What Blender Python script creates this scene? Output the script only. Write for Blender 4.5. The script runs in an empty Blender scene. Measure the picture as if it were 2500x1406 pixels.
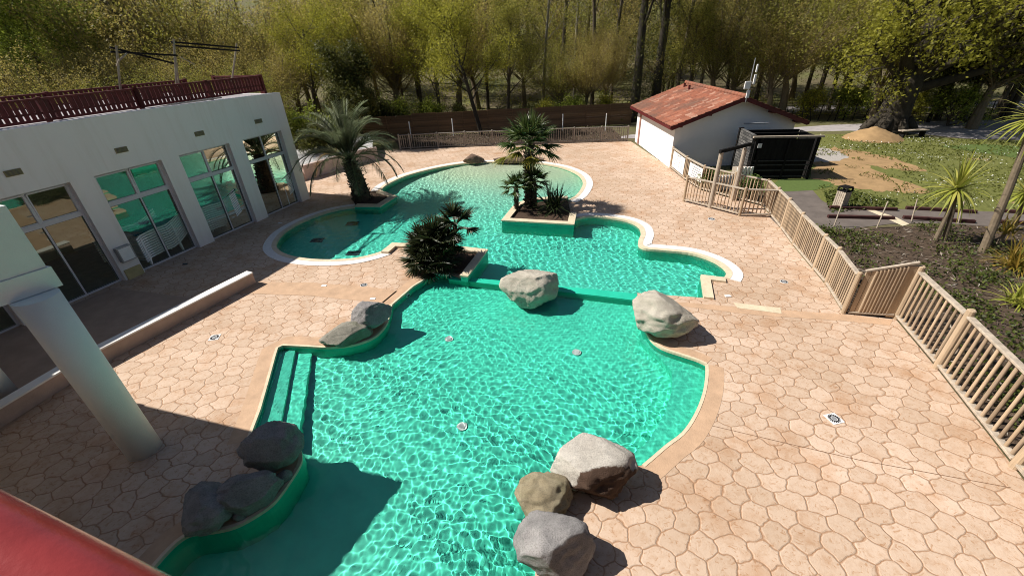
import bpy, bmesh, math, random
import numpy as np
from mathutils import Vector, Matrix, noise
from mathutils.geometry import tessellate_polygon
R = math.radians
sc = bpy.context.scene
COL = sc.collection
rnd = random.Random(7)

# ------------------------------------------------------------------ camera geometry (plan surveyed from the photo)
F, CX, CY, EYE = 1030.0, 1250.0, 703.0, 6.5
_d = np.array([70.0, 1747.0])
_dn = np.array([_d[0], _d[1], F]); _dn /= np.linalg.norm(_dn)
_fw = np.array([0, 0, 1.0]); _fw = _fw - _dn * (_fw @ _dn); _fw /= np.linalg.norm(_fw)
_X = np.cross(_dn, _fw)
CAMR = np.array([_X, _fw, -_dn])          # rows: world axes in camera axes (x right, y down, z forward)


def ray(px, py):
    return CAMR @ np.array([px - CX, py - CY, F])


def G(px, py, z=0.0):
    """plan point of a survey mark at height z"""
    r = ray(px, py); t = (z - EYE) / r[2]
    return Vector((r[0] * t, r[1] * t, z))


def at(px, py, d):
    """point of a survey mark at plan distance d"""
    r = ray(px, py); t = d / math.hypot(r[0], r[1])
    return Vector((r[0] * t, r[1] * t, EYE + r[2] * t))


# ------------------------------------------------------------------ materials
def nodes(name):
    m = bpy.data.materials.new(name); m.use_nodes = True
    nt = m.node_tree
    return m, nt, nt.nodes['Principled BSDF']


def N(nt, t, **kw):
    n = nt.nodes.new(t)
    for k, v in kw.items():
        if k in n.inputs: n.inputs[k].default_value = v
        else: setattr(n, k, v)
    return n


def ramp(nt, src, stops):
    r = nt.nodes.new('ShaderNodeValToRGB'); e = r.color_ramp.elements
    while len(e) < len(stops): e.new(.5)
    for i, (p, c) in enumerate(stops):
        e[i].position = p; e[i].color = (*c, 1) if len(c) == 3 else c
    nt.links.new(src, r.inputs[0]); return r.outputs[0]


def mix(nt, fac, a, b, mode='MIX'):
    n = nt.nodes.new('ShaderNodeMix'); n.data_type = 'RGBA'; n.blend_type = mode
    for s, v in ((0, fac), (6, a), (7, b)):
        if hasattr(v, 'is_output'): nt.links.new(v, n.inputs[s])
        elif isinstance(v, (tuple, list)): n.inputs[s].default_value = (*v[:3], 1)
        else: n.inputs[s].default_value = v
    return n.outputs[2]


def scl(c, k): return tuple(min(1, x * k) for x in c)


def mat(name, col, rough=.7, var=.18, scale=4.0, bump=0.0, bscale=40.0, spec=.3, metal=0.0, stretch=None, col2=None, island=0.0):
    """surface with mottled colour, fine grain and bump"""
    m, nt, b = nodes(name)
    tc = N(nt, 'ShaderNodeTexCoord'); mp = N(nt, 'ShaderNodeMapping')
    nt.links.new(tc.outputs['Object'], mp.inputs[0])
    if stretch: mp.inputs['Scale'].default_value = stretch
    n1 = N(nt, 'ShaderNodeTexNoise', Scale=scale, Detail=6.0, Roughness=.65); nt.links.new(mp.outputs[0], n1.inputs[0])
    c = ramp(nt, n1.outputs[0], [(.3, scl(col, 1 - var)), (.7, scl(col2 or col, 1 + var))])
    if island:    # every slat or board a little different
        gi = N(nt, 'ShaderNodeNewGeometry'); ri = ramp(nt, gi.outputs['Random Per Island'], [(0, (1 - island, 1 - island, 1 - island * .9)), (.6, (1, 1, 1)), (1, (1 + island * .6, 1 + island * .55, 1 + island * .5))])
        c = mix(nt, 1.0, c, ri, 'MULTIPLY')
    nt.links.new(c, b.inputs['Base Color'])
    b.inputs['Roughness'].default_value = rough; b.inputs['Metallic'].default_value = metal
    b.inputs['Specular IOR Level'].default_value = spec
    if bump:
        n2 = N(nt, 'ShaderNodeTexNoise', Scale=bscale, Detail=5.0, Roughness=.6); nt.links.new(mp.outputs[0], n2.inputs[0])
        bp = N(nt, 'ShaderNodeBump', Strength=bump, Distance=.02); nt.links.new(n2.outputs[0], bp.inputs['Height'])
        nt.links.new(bp.outputs[0], b.inputs['Normal'])
    return m


def leafmat(name, cols, trans=.35, rough=.55, gaps=0.0):
    """leaves: every leaf takes its own tint out of cols, light passes through"""
    m, nt, b = nodes(name)
    g = N(nt, 'ShaderNodeNewGeometry')
    st = [(i / max(1, len(cols) - 1), c) for i, c in enumerate(cols)]
    c = ramp(nt, g.outputs['Random Per Island'], st)
    nt.links.new(c, b.inputs['Base Color']); b.inputs['Roughness'].default_value = rough
    b.inputs['Specular IOR Level'].default_value = .25
    tr = N(nt, 'ShaderNodeBsdfTranslucent'); nt.links.new(c, tr.inputs[0])
    mx = N(nt, 'ShaderNodeMixShader'); mx.inputs[0].default_value = trans
    nt.links.new(b.outputs[0], mx.inputs[1]); nt.links.new(tr.outputs[0], mx.inputs[2])
    out = mx.outputs[0]
    if gaps:      # one face stands for a spray of small leaves with gaps between them
        tp = N(nt, 'ShaderNodeBsdfTransparent'); m2 = N(nt, 'ShaderNodeMixShader'); m2.inputs[0].default_value = gaps
        nt.links.new(out, m2.inputs[1]); nt.links.new(tp.outputs[0], m2.inputs[2]); out = m2.outputs[0]
    nt.links.new(out, nt.nodes['Material Output'].inputs[0])
    return m


# ------------------------------------------------------------------ mesh collecting
class MB:
    def __init__(s): s.v = []; s.f = []; s.m = []; s.n = 0
    def add(s, v, f, mi=0):
        v = np.asarray(v, float).reshape(-1, 3); n = s.n
        s.v.append(v); s.f.extend([tuple(i + n for i in q) for q in f]); s.m.extend([mi] * len(f)); s.n += len(v)
        return s
    def quads(s, V, mi=0):
        """V: (n,4,3) separate quads"""
        V = np.asarray(V, float); k = len(V)
        i = np.arange(k * 4).reshape(k, 4) + s.n
        s.v.append(V.reshape(-1, 3)); s.f.extend(map(tuple, i.tolist())); s.m.extend([mi] * k); s.n += k * 4
        return s
    def box(s, c, d, M=None, mi=0):
        x, y, z = (k / 2 for k in d)
        v = [(-x, -y, -z), (x, -y, -z), (x, y, -z), (-x, y, -z), (-x, -y, z), (x, -y, z), (x, y, z), (-x, y, z)]
        f = [(0, 3, 2, 1), (4, 5, 6, 7), (0, 1, 5, 4), (1, 2, 6, 5), (2, 3, 7, 6), (3, 0, 4, 7)]
        if M is None: M = Matrix.Identity(3)
        return s.add([M @ Vector(p) + Vector(c) for p in v], f, mi)
    def beam(s, a, b, w, h, mi=0, up=(0, 0, 1)):
        """rectangular bar from a to b"""
        a = Vector(a); b = Vector(b); t = (b - a); L = t.length; t = t / L
        u = Vector(up)
        if abs(t.dot(u)) > .98: u = Vector((0, 1, 0))
        x = t.cross(u).normalized(); z = x.cross(t)
        M = Matrix((x, t, z)).transposed()
        return s.box((a + b) / 2, (w, L, h), M, mi)
    def tube(s, pts, rad, n=8, mi=0, cap=True):
        pts = [Vector(p) for p in pts]; k = len(pts)
        if not hasattr(rad, '__len__'): rad = [rad] * k
        v = []; x = None
        for i, p in enumerate(pts):
            t = (pts[min(i + 1, k - 1)] - pts[max(i - 1, 0)]).normalized()
            if x is None:
                x = t.cross(Vector((0, 0, 1)) if abs(t.z) < .9 else Vector((1, 0, 0))).normalized()
            else:
                x = (x - t * x.dot(t)).normalized()
            y = t.cross(x)
            for j in range(n):
                a = 2 * math.pi * j / n
                v.append(p + (x * math.cos(a) + y * math.sin(a)) * rad[i])
        f = [(i * n + j, i * n + (j + 1) % n, (i + 1) * n + (j + 1) % n, (i + 1) * n + j) for i in range(k - 1) for j in range(n)]
        if cap: f += [tuple(range(n))[::-1], tuple((k - 1) * n + j for j in range(n))]
        return s.add(v, f, mi)
    def prism(s, poly, z0, z1, holes=(), mi=0, walls=True, bottom=False):
        """plan polygon -> slab; z0/z1 numbers"""
        loops = [[Vector((p[0], p[1], 0)) for p in L] for L in [poly, *holes]]
        flat = [p for L in loops for p in L]
        tri = tessellate_polygon(loops)
        f = []
        for t in tri:
            a, b, c = (flat[i] for i in t)
            f.append(tuple(t) if (b - a).cross(c - a).z > 0 else (t[0], t[2], t[1]))
        s.add([(p.x, p.y, z1) for p in flat], f, mi)
        if bottom: s.add([(p.x, p.y, z0) for p in flat], [q[::-1] for q in f], mi)
        if walls:
            for L in loops:
                k = len(L); A = sum(L[i].x * L[(i + 1) % k].y - L[(i + 1) % k].x * L[i].y for i in range(k))
                hole = L is not loops[0]
                ccw = (A > 0) != hole
                v = [(p.x, p.y, z0) for p in L] + [(p.x, p.y, z1) for p in L]
                q = [(i, (i + 1) % k, k + (i + 1) % k, k + i) for i in range(k)]
                s.add(v, q if ccw else [x[::-1] for x in q], mi)
        return s
    def build(s, name, mats, parent=None, smooth=False, bevel=0.0, loc=None):
        me = bpy.data.meshes.new(name)
        V = np.concatenate(s.v) if s.v else np.zeros((0, 3))
        if loc is not None: V = V - np.array(loc)
        me.from_pydata(V.tolist(), [], s.f)
        if not isinstance(mats, (list, tuple)): mats = [mats]
        for m in mats: me.materials.append(m)
        if len(mats) > 1: me.polygons.foreach_set('material_index', s.m)
        if smooth: me.shade_smooth()
        me.update()
        o = bpy.data.objects.new(name, me); COL.objects.link(o)
        if loc is not None: o.location = loc
        if parent is not None: o.parent = parent
        if bevel:
            b = o.modifiers.new('edge', 'BEVEL'); b.width = bevel; b.segments = 2; b.limit_method = 'ANGLE'; b.angle_limit = R(40)
            b.harden_normals = False
        return o


def tag(o, label=None, cat=None, group=None, kind=None):
    for k, v in (('label', label), ('category', cat), ('group', group), ('kind', kind)):
        if v: o[k] = v
    return o


def empty(name, loc=(0, 0, 0), rz=0.0):
    o = bpy.data.objects.new(name, None); COL.objects.link(o)
    o.location = loc; o.rotation_euler = (0, 0, rz); o.empty_display_size = .2
    return o


def copy_tree(o, parent=None):
    c = o.copy(); COL.objects.link(c)
    if parent is not None: c.parent = parent
    for ch in list(o.children): copy_tree(ch, c)
    return c


def part(mb, name, mats, root, **kw):
    """part given in world coordinates, hung under a root Empty that stands at root.location without rotation"""
    return mb.build(name, mats, root, loc=tuple(root.location), **kw) if False else _part(mb, name, mats, root, **kw)


def _part(mb, name, mats, root, **kw):
    V = np.concatenate(mb.v) - np.array(root.location)
    mb.v = [V]
    return mb.build(name, mats, root, **kw)


def smooth_line(pts, n=6, closed=False):
    """Catmull-Rom through plan points"""
    P = [Vector((p[0], p[1], 0)) for p in pts]; k = len(P); out = []
    for i in range(k if closed else k - 1):
        g = (lambda j: P[j % k]) if closed else (lambda j: P[min(max(j, 0), k - 1)])
        a, b, c, d = g(i - 1), g(i), g(i + 1), g(i + 2)
        for j in range(n):
            t = j / n
            out.append(.5 * (2 * b + (c - a) * t + (2 * a - 5 * b + 4 * c - d) * t * t + (3 * b - a - 3 * c + d) * t ** 3))
    if not closed: out.append(P[-1])
    return [(p.x, p.y) for p in out]


def offset(line, d):
    """plan polyline moved d to its left"""
    P = [Vector((p[0], p[1])) for p in line]; out = []
    for i in range(len(P)):
        t = P[min(i + 1, len(P) - 1)] - P[max(i - 1, 0)]
        t = t.normalized() if t.length > 1e-9 else Vector((1, 0))
        out.append((P[i].x - t.y * d, P[i].y + t.x * d))
    return out


def strip(mb, A, B, z0, z1, mi=0, side=True):
    """band between two plan lines, top at z1, both sides down to z0, ends closed"""
    k = len(A)
    v = [(p[0], p[1], z1) for p in A] + [(p[0], p[1], z1) for p in B]
    f = [(i, i + 1, k + i + 1, k + i) for i in range(k - 1)]
    mb.add(v, f, mi)
    if side and z0 < z1:
        for L in (A, B):
            v = [(p[0], p[1], z1) for p in L] + [(p[0], p[1], z0) for p in L]
            mb.add(v, f, mi)
        for i in (0, -1):
            mb.add([(*A[i], z1), (*B[i], z1), (*B[i], z0), (*A[i], z0)], [(0, 1, 2, 3)], mi)
    return mb


def inside(X, Y, poly):
    """numpy point-in-polygon"""
    r = np.zeros(X.shape, bool); k = len(poly)
    for i in range(k):
        x0, y0 = poly[i]; x1, y1 = poly[(i + 1) % k]
        if y0 == y1: continue
        c = ((y0 > Y) != (y1 > Y)) & (X < (x1 - x0) * (Y - y0) / (y1 - y0) + x0)
        r ^= c
    return r


# ------------------------------------------------------------------ camera, sun, sky
cam = bpy.data.cameras.new('camera'); camo = bpy.data.objects.new('camera', cam); COL.objects.link(camo)
cam.sensor_width = 36; cam.lens = F / 2500 * 36; cam.clip_end = 600; cam.clip_start = .05
mw = Matrix.Identity(4)
for i in range(3):
    mw[i][0] = CAMR[i][0]; mw[i][1] = -CAMR[i][1]; mw[i][2] = -CAMR[i][2]
mw[2][3] = EYE
camo.matrix_world = mw; sc.camera = camo

SUN_EL = R(46.7)
sun_h = Vector((.986, -.168, 0)).normalized()              # the way sunlight travels, in plan
sd = Vector((sun_h.x * math.cos(SUN_EL), sun_h.y * math.cos(SUN_EL), -math.sin(SUN_EL)))
lamp = bpy.data.lights.new('sun', 'SUN'); lamp.energy = 5.0; lamp.angle = R(.5); lamp.color = (1, .95, .87)
lamp.cycles.is_caustics_light = True
so = bpy.data.objects.new('sun', lamp); COL.objects.link(so); so.rotation_euler = sd.to_track_quat('-Z', 'Y').to_euler(); so.location = (-20, 10, 30)
w = bpy.data.worlds.new('World'); sc.world = w; w.use_nodes = True
wn = w.node_tree; sky = wn.nodes.new('ShaderNodeTexSky'); sky.sky_type = 'NISHITA'; sky.sun_disc = False
sky.sun_elevation = SUN_EL; sky.sun_rotation = math.atan2(-sd.x, -sd.y)
wn.links.new(sky.outputs[0], wn.nodes['Background'].inputs[0]); wn.nodes['Background'].inputs[1].default_value = .05
sc.view_settings.view_transform = 'Standard'; sc.view_settings.look = 'None'; sc.view_settings.gamma = 1
sc.view_settings.exposure = .45
sc.cycles.max_bounces = 8; sc.cycles.diffuse_bounces = 3; sc.cycles.glossy_bounces = 4; sc.cycles.transmission_bounces = 6; sc.cycles.transparent_max_bounces = 14
sc.cycles.pixel_filter_type = 'BLACKMAN_HARRIS'; sc.cycles.filter_width = 1.0
sc.cycles.use_denoising = True; sc.cycles.caustics_reflective = False; sc.cycles.caustics_refractive = True
sc.cycles.sample_clamp_indirect = 4.0; sc.cycles.blur_glossy = .5
try: sc.cycles.denoiser = 'OPENIMAGEDENOISE'; sc.cycles.denoising_prefilter = 'ACCURATE'
except Exception: pass
# ------------------------------------------------------------------ materials of the pool and the deck
def deck_material():
    m, nt, b = nodes('stamped_concrete')
    tc = N(nt, 'ShaderNodeTexCoord'); mp = N(nt, 'ShaderNodeMapping'); nt.links.new(tc.outputs['Object'], mp.inputs[0])
    mp.inputs['Rotation'].default_value = (0, 0, R(-16)); mp.inputs['Scale'].default_value = (2.4, 2.7, 1)
    def vm(op, a, b=None):
        n = N(nt, 'ShaderNodeVectorMath', operation=op)
        for k, q in enumerate((a, b)):
            if q is None: continue
            if hasattr(q, 'is_output'): nt.links.new(q, n.inputs[k])
            else: n.inputs[k].default_value = q
        return n.outputs['Value'] if op == 'LENGTH' else n.outputs['Vector']
    def ma(op, a, b):
        n = N(nt, 'ShaderNodeMath', operation=op)
        for k, q in enumerate((a, b)):
            if hasattr(q, 'is_output'): nt.links.new(q, n.inputs[k])
            else: n.inputs[k].default_value = q
        return n.outputs[0]
    # stamped stones: a hexagon mat, warped so that no two are alike
    w1 = N(nt, 'ShaderNodeTexNoise', Scale=.55, Detail=1.0); nt.links.new(mp.outputs[0], w1.inputs[0])
    w2 = N(nt, 'ShaderNodeTexNoise', Scale=1.5, Detail=1.5); nt.links.new(mp.outputs[0], w2.inputs[0])
    w3 = N(nt, 'ShaderNodeTexNoise', Scale=5.0, Detail=2.0); nt.links.new(mp.outputs[0], w3.inputs[0])
    P_ = vm('ADD', mp.outputs[0], vm('MULTIPLY', vm('SUBTRACT', w1.outputs['Color'], (.5, .5, .5)), (.62, .55, 0)))
    P_ = vm('ADD', P_, vm('MULTIPLY', vm('SUBTRACT', w2.outputs['Color'], (.5, .5, .5)), (.50, .44, 0)))
    P_ = vm('ADD', P_, vm('MULTIPLY', vm('SUBTRACT', w3.outputs['Color'], (.5, .5, .5)), (.055, .055, 0)))
    S_ = (1.7320508, 1.0, 1.0); H_ = (.8660254, .5, 0)
    P_ = vm('MULTIPLY', vm('ADD', P_, (173.20508, 100.0, 0)), (1, 1, 0))
    gA = vm('SUBTRACT', vm('MODULO', P_, S_), H_); gB = vm('SUBTRACT', vm('MODULO', vm('ADD', P_, H_), S_), H_)
    sel = N(nt, 'ShaderNodeMix'); sel.data_type = 'VECTOR'; nt.links.new(ma('LESS_THAN', vm('LENGTH', gB), vm('LENGTH', gA)), sel.inputs[0]); nt.links.new(gA, sel.inputs[4]); nt.links.new(gB, sel.inputs[5])
    gv = sel.outputs[1]
    ab = vm('ABSOLUTE', gv); sx_ = N(nt, 'ShaderNodeSeparateXYZ'); nt.links.new(ab, sx_.inputs[0])
    hd = ma('MAXIMUM', sx_.outputs[1], ma('ADD', ma('MULTIPLY', sx_.outputs[0], .8660254), ma('MULTIPLY', sx_.outputs[1], .5)))
    edge = ma('SUBTRACT', .5, hd)
    wid = N(nt, 'ShaderNodeTexWhiteNoise'); nt.links.new(vm('SNAP', vm('ADD', vm('SUBTRACT', P_, gv), (.013, .017, 0)), (.1, .1, 1)), wid.inputs['Vector'])
    n1 = N(nt, 'ShaderNodeTexNoise', Scale=.35, Detail=4.0); nt.links.new(tc.outputs['Object'], n1.inputs[0])
    n2 = N(nt, 'ShaderNodeTexNoise', Scale=3.0, Detail=7.0, Roughness=.7); nt.links.new(mp.outputs[0], n2.inputs[0])
    sep = N(nt, 'ShaderNodeSeparateColor'); nt.links.new(wid.outputs['Color'], sep.inputs[0])
    base = ramp(nt, n1.outputs[0], [(.3, (.50, .37, .268)), (.72, (.605, .465, .36))])
    cell = ramp(nt, sep.outputs[0], [(0, (.92, .90, .88)), (1, (1.06, 1.06, 1.07))])
    c = mix(nt, 1.0, base, cell, 'MULTIPLY')
    blot = ramp(nt, n2.outputs[0], [(.34, (.74, .60, .46)), (.52, (1, 1, 1))])
    c = mix(nt, .5, c, blot, 'MULTIPLY')
    n3 = N(nt, 'ShaderNodeTexNoise', Scale=1.1, Detail=5.0, Roughness=.6); nt.links.new(tc.outputs['Object'], n3.inputs[0])
    st = ramp(nt, n3.outputs[0], [(.50, (1, 1, 1)), (.74, (.78, .60, .44))])
    c = mix(nt, .8, c, st, 'MULTIPLY')
    n5 = N(nt, 'ShaderNodeTexNoise', Scale=3.2, Detail=4.0, Roughness=.55, Distortion=2.2); nt.links.new(mp.outputs[0], n5.inputs[0])
    c = mix(nt, .75, c, ramp(nt, n5.outputs[0], [(.33, (.72, .56, .42)), (.42, (1, 1, 1)), (.60, (1, 1, 1)), (.70, (1.06, 1.06, 1.06))]), 'MULTIPLY')
    j = ramp(nt, edge, [(.012, (1, 1, 1)), (.036, (0, 0, 0))])
    jb = ramp(nt, n2.outputs[0], [(.3, (.55, .55, .55)), (.6, (1, 1, 1))])
    jf = mix(nt, 1.0, j, jb, 'MULTIPLY')
    c = mix(nt, jf, c, (.33, .185, .105))
    nt.links.new(c, b.inputs['Base Color']); b.inputs['Roughness'].default_value = .72; b.inputs['Specular IOR Level'].default_value = .25
    h1 = ramp(nt, edge, [(0, (0, 0, 0)), (.06, (1, 1, 1))])
    n4 = N(nt, 'ShaderNodeTexNoise', Scale=3.2, Detail=4.0, Roughness=.55, Distortion=2.2); nt.links.new(mp.outputs[0], n4.inputs[0])
    h = mix(nt, .45, h1, n4.outputs[0], 'ADD')
    bp = N(nt, 'ShaderNodeBump', Strength=.55, Distance=.018); nt.links.new(h, bp.inputs['Height']); nt.links.new(bp.outputs[0], b.inputs['Normal'])
    return m


M_DECK = deck_material()
M_BAND = mat('smooth_concrete_band', (.49, .325, .21), .75, .16, 3.0, .25, 30)
M_CREAM = mat('cream_stone', (.62, .52, .37), .7, .14, 6.0, .2, 45)
M_WHITE_COPE = mat('white_overflow_channel', (.74, .71, .68), .6, .1, 8.0, .2, 60)
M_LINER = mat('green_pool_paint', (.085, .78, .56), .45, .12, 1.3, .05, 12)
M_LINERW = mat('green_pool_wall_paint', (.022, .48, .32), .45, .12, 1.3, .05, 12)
M_SLAB = mat('grey_brown_smooth_slab', (.40, .285, .21), .8, .14, 2.2, .2, 40)
M_SOIL = mat('dark_soil', (.065, .04, .026), .95, .4, 9.0, .8, 40)


def liner_beach():
    """pool paint: cream on the beach entry, green where it gets deep, the tint of deepening water painted into the blend"""
    m, nt, b = nodes('beach_pool_paint')
    tc = N(nt, 'ShaderNodeTexCoord'); sp = N(nt, 'ShaderNodeSeparateXYZ'); nt.links.new(tc.outputs['Object'], sp.inputs[0])
    n = N(nt, 'ShaderNodeTexNoise', Scale=.5, Detail=3.0); nt.links.new(tc.outputs['Object'], n.inputs[0])
    ad = N(nt, 'ShaderNodeMath', operation='MULTIPLY_ADD'); nt.links.new(n.outputs[0], ad.inputs[0]); ad.inputs[1].default_value = 1.6
    mn = N(nt, 'ShaderNodeMath', operation='ADD'); nt.links.new(sp.outputs[0], mn.inputs[0]); mn.inputs[1].default_value = 1.2
    m0 = N(nt, 'ShaderNodeMath', operation='MINIMUM'); nt.links.new(mn.outputs[0], m0.inputs[0]); m0.inputs[1].default_value = 0.0
    m1 = N(nt, 'ShaderNodeMath', operation='MULTIPLY_ADD'); nt.links.new(m0.outputs[0], m1.inputs[0]); m1.inputs[1].default_value = .75; nt.links.new(sp.outputs[1], m1.inputs[2])
    nt.links.new(m1.outputs[0], ad.inputs[2])
    mr = N(nt, 'ShaderNodeMapRange'); nt.links.new(ad.outputs[0], mr.inputs[0]); mr.inputs[1].default_value = 16; mr.inputs[2].default_value = 28.5
    c = ramp(nt, mr.outputs[0], [(0, (.10, .76, .58)), (.25, (.19, .77, .60)), (.44, (.38, .78, .60)), (.66, (.66, .80, .56)), (.9, (.88, .83, .61))])
    nt.links.new(c, b.inputs['Base Color']); b.inputs['Roughness'].default_value = .5
    return m


M_BEACH = liner_beach()


def water_material():
    m = bpy.data.materials.new('pool_water'); m.use_nodes = True; nt = m.node_tree; nt.nodes.clear()
    g = N(nt, 'ShaderNodeBsdfGlass', Roughness=0.0, IOR=1.33); g.inputs[0].default_value = (.93, 1, .985, 1)
    o = N(nt, 'ShaderNodeOutputMaterial'); nt.links.new(g.outputs[0], o.inputs[0])
    return m


M_WATER = water_material()

# ------------------------------------------------------------------ outlines (plan)
def g2(px, py, z=0): p = G(px, py, z); return (p.x, p.y)
def L2(pts): return [g2(*p) for p in pts]


right_run = smooth_line(L2([(1769, 679), (1775, 664), (1757, 646), (1724, 630), (1680, 618), (1620, 612), (1578, 608), (1561, 600), (1560, 588), (1566, 572), (1562, 556), (1548, 546), (1528, 539), (1500, 534), (1464, 530.5), (1428, 531), (1403, 537)]), 4)
beach_run = smooth_line(L2([(1385, 490), (1404, 480), (1418, 464), (1424, 445), (1411, 426), (1374, 410), (1320, 400), (1284, 397), (1248, 396), (1176, 397), (1122, 401), (1068, 410), (1014, 423), (978, 435), (942, 453), (929, 466)]), 4)
bay_run = smooth_line(L2([(866, 506), (830, 511), (794, 520), (755, 534), (719, 551), (692, 569), (677, 588), (674, 603), (688, 617), (716, 627), (755, 633), (794, 635), (834, 634), (874, 630), (913, 621), (940, 612)]), 4)
WEIR_B = L2([(1142, 675), (1230, 683), (1464, 705), (1556, 715)])
WEIR_F = L2([(1094, 679), (1226, 694), (1464, 720), (1556, 731)])
RZ = .2   # rim of the raised planters
LP_F = L2([(968, 478, .05), (927, 504, .05)])                  # planter of the drooping palm
RP = L2([(1401, 547, RZ), (1225, 537, RZ), (1258, 497, RZ)]) # planter of the fan palms
NP = L2([(940, 606, .1), (957, 592, .1), (1000, 594, .1)])
NP2 = L2([(1190, 609, RZ), (1141, 674, RZ)])                 # planter of the dark bush
upper = WEIR_B[::-1][:1] + L2([(1636, 721), (1718, 727), (1710, 674)]) + right_run + RP + beach_run + L2([(930, 472)]) + LP_F + bay_run + NP + NP2
rock_bay = smooth_line(L2([(957, 744), (951, 772), (940, 797), (915, 822), (880, 837), (840, 845), (790, 848)]), 4)
low_bay = smooth_line(L2([(733, 1092), (735, 1127), (707, 1175), (672, 1222), (634, 1252), (573, 1285), (509, 1299), (465, 1304), (431, 1324), (388, 1368), (330, 1440), (270, 1540), (240, 1700)]), 4)
right_low = smooth_line(L2([(1569, 1135), (1593, 1115), (1628, 1085), (1664, 1058), (1688, 1026), (1707, 988), (1719, 950), (1724, 915), (1724, 889)]), 3)
right_up = smooth_line(L2([(1724, 889), (1700, 878), (1660, 865), (1617, 850), (1590, 830), (1570, 795), (1557, 750)]), 3)
lower_l = L2([(1097, 667), (1059, 669), (1009, 699)]) + rock_bay + L2([(735, 845), (690, 843), (678, 849), (672, 868), (655, 930), (635, 1000), (606, 1076), (640, 1088), (700, 1090)]) + low_bay
lower_r = smooth_line(L2([(1250, 1850), (1290, 1600), (1302, 1480), (1306, 1406), (1312, 1350), (1322, 1290), (1347, 1230), (1400, 1190), (1480, 1152), (1569, 1135)]), 3)[:-1] + right_low[:-1] + right_up
lower = [WEIR_F[0]] + lower_l + lower_r + WEIR_F[::-1][:1]
hole = upper + [L2([(1101, 671)])[0]] + lower_l + lower_r

FENCE_MID = L2([(1883, 530), (1907, 560), (1936, 600), (1986, 660), (2016, 696), (2058, 764)])
FENCE_NEAR = L2([(2186, 778), (2286, 898), (2475, 1140)])
_e = Vector(FENCE_NEAR[2]) - Vector(FENCE_NEAR[1])
FENCE_NEAR += [tuple(Vector(FENCE_NEAR[2]) + _e * k) for k in (1, 2)]
FENCE_PEN = L2([(1669, 492), (1732, 508), (1805, 527), (1883, 530)])
FENCE_SIGN = L2([(1637, 411), (1669, 438), (1710, 464), (1784, 484), (1861, 503)])
HUT = [(9.12, 23.54), (8.79, 30.63)]
FENCE_FAR = L2([(978, 366), (1003, 364.5), (1070, 361), (1137, 358), (1203, 355.5), (1270, 353), (1336, 350.5), (1401, 348.5), (1467, 346.5), (1531, 345)])
deck_poly = [(-19, -4), tuple(Vector(FENCE_NEAR[-1]) + Vector((-.1, -1)))] + FENCE_NEAR[::-1][1:] + FENCE_MID[::-1] + FENCE_SIGN[::-1] + [HUT[1]] + FENCE_FAR[::-1] + [(-19, 31.8)]

# ------------------------------------------------------------------ deck and edges
mb = MB(); mb.prism(deck_poly, -.3, 0, [hole], walls=False); deck = tag(mb.build('pool_deck', M_DECK), kind='structure')
mb = MB()
def band(line, w0, w1, z=.004, mb_=None): return strip(mb_ or mb, offset(line, -w0), offset(line, -w1), z, z, side=False)
band(lower_l[1:4], .05, .36); band(lower_l[2:len(rock_bay) + 3], .05, .3, .005)
band(L2([(820, 847), (735, 845), (690, 843), (677, 850), (672, 868), (655, 930), (635, 1000), (606, 1076)]), .05, .38, .006)
band(low_bay, .06, .34); band(right_low, .05, .36); band(right_up[:-2], .05, .3, .005)
tag(mb.build('pool_edge_band', M_BAND), kind='structure')
mb = MB()
for ln in (lower_l[1:], right_low, right_up): strip(mb, offset(ln, .012), offset(ln, -.05), -.05, .012)
tag(mb.build('pool_edge_lip', M_CREAM), kind='structure')
# slabs without the stone pattern
mb = MB()
mb.prism(L2([(278, 703), (474, 728), (232, 890), (-260, 1240), (-420, 900), (145, 757)]), 0, .004, walls=False)
tag(mb.build('terrace_slab', M_SLAB), kind='structure')
mb = MB()
mb.prism(L2([(600, 688), (760, 690), (900, 700), (985, 713), (950, 745), (880, 735), (760, 722), (560, 715)]), 0, .004, walls=False)
tag(mb.build('smooth_concrete_strip', M_BAND), kind='structure')
mb = MB()
A = L2([(1570, 730), (1700, 741), (1836, 752), (2062, 768), (2180, 781)]); B = L2([(1570, 736), (1700, 752), (1836, 769), (2062, 784), (2172, 795)])
strip(mb, A, B, .0045, .0045, side=False); tag(mb.build('ramp_edge_strip', M_BAND), kind='structure')
mb = MB()
mb.prism(L2([(1790, 739), (1905, 752), (1908, 766), (1800, 752)]), 0, .009, walls=False)
tag(mb.build('pale_paving_strip', M_CREAM), kind='structure')
mb = MB()
for ln in (L2([(1726, 1036), (1900, 1077), (2100, 1123), (2468, 1190)]), L2([(560, 715), (760, 722), (880, 734)])):
    strip(mb, offset(ln, .006), offset(ln, -.006), .0035, .0035, side=False)
tag(mb.build('expansion_joint', mat('dark_joint', (.20, .11, .065), .9, .2)), kind='structure')
# white overflow channel with cream nosing round the upper pool
mb = MB(); mc = MB()
for ln, w in ((right_run, .30), (beach_run, .34), (bay_run, .30)):
    strip(mc, offset(ln, .02), offset(ln, -.15), -.06, .022)
    strip(mb, offset(ln, -.15), offset(ln, -.15 - w), -.02, .016)
tag(mb.build('overflow_channel', M_WHITE_COPE), kind='structure')
tag(mc.build('cream_nosing', M_CREAM), kind='structure')

# ------------------------------------------------------------------ basin
UW, LW = -.055, -.085        # water levels


def floor_up(X, Y):
    t = np.clip((27.6 - Y) / 11.0 + .5 * np.clip((-1.2 - X) / 4.0, 0, 1), 0, 1)
    return UW - .02 - .78 * t ** 1.05


def floor_low(X, Y):
    t = np.clip((10.2 - Y) / 7.5, 0, 1)
    return LW - .30 - .55 * t


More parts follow.
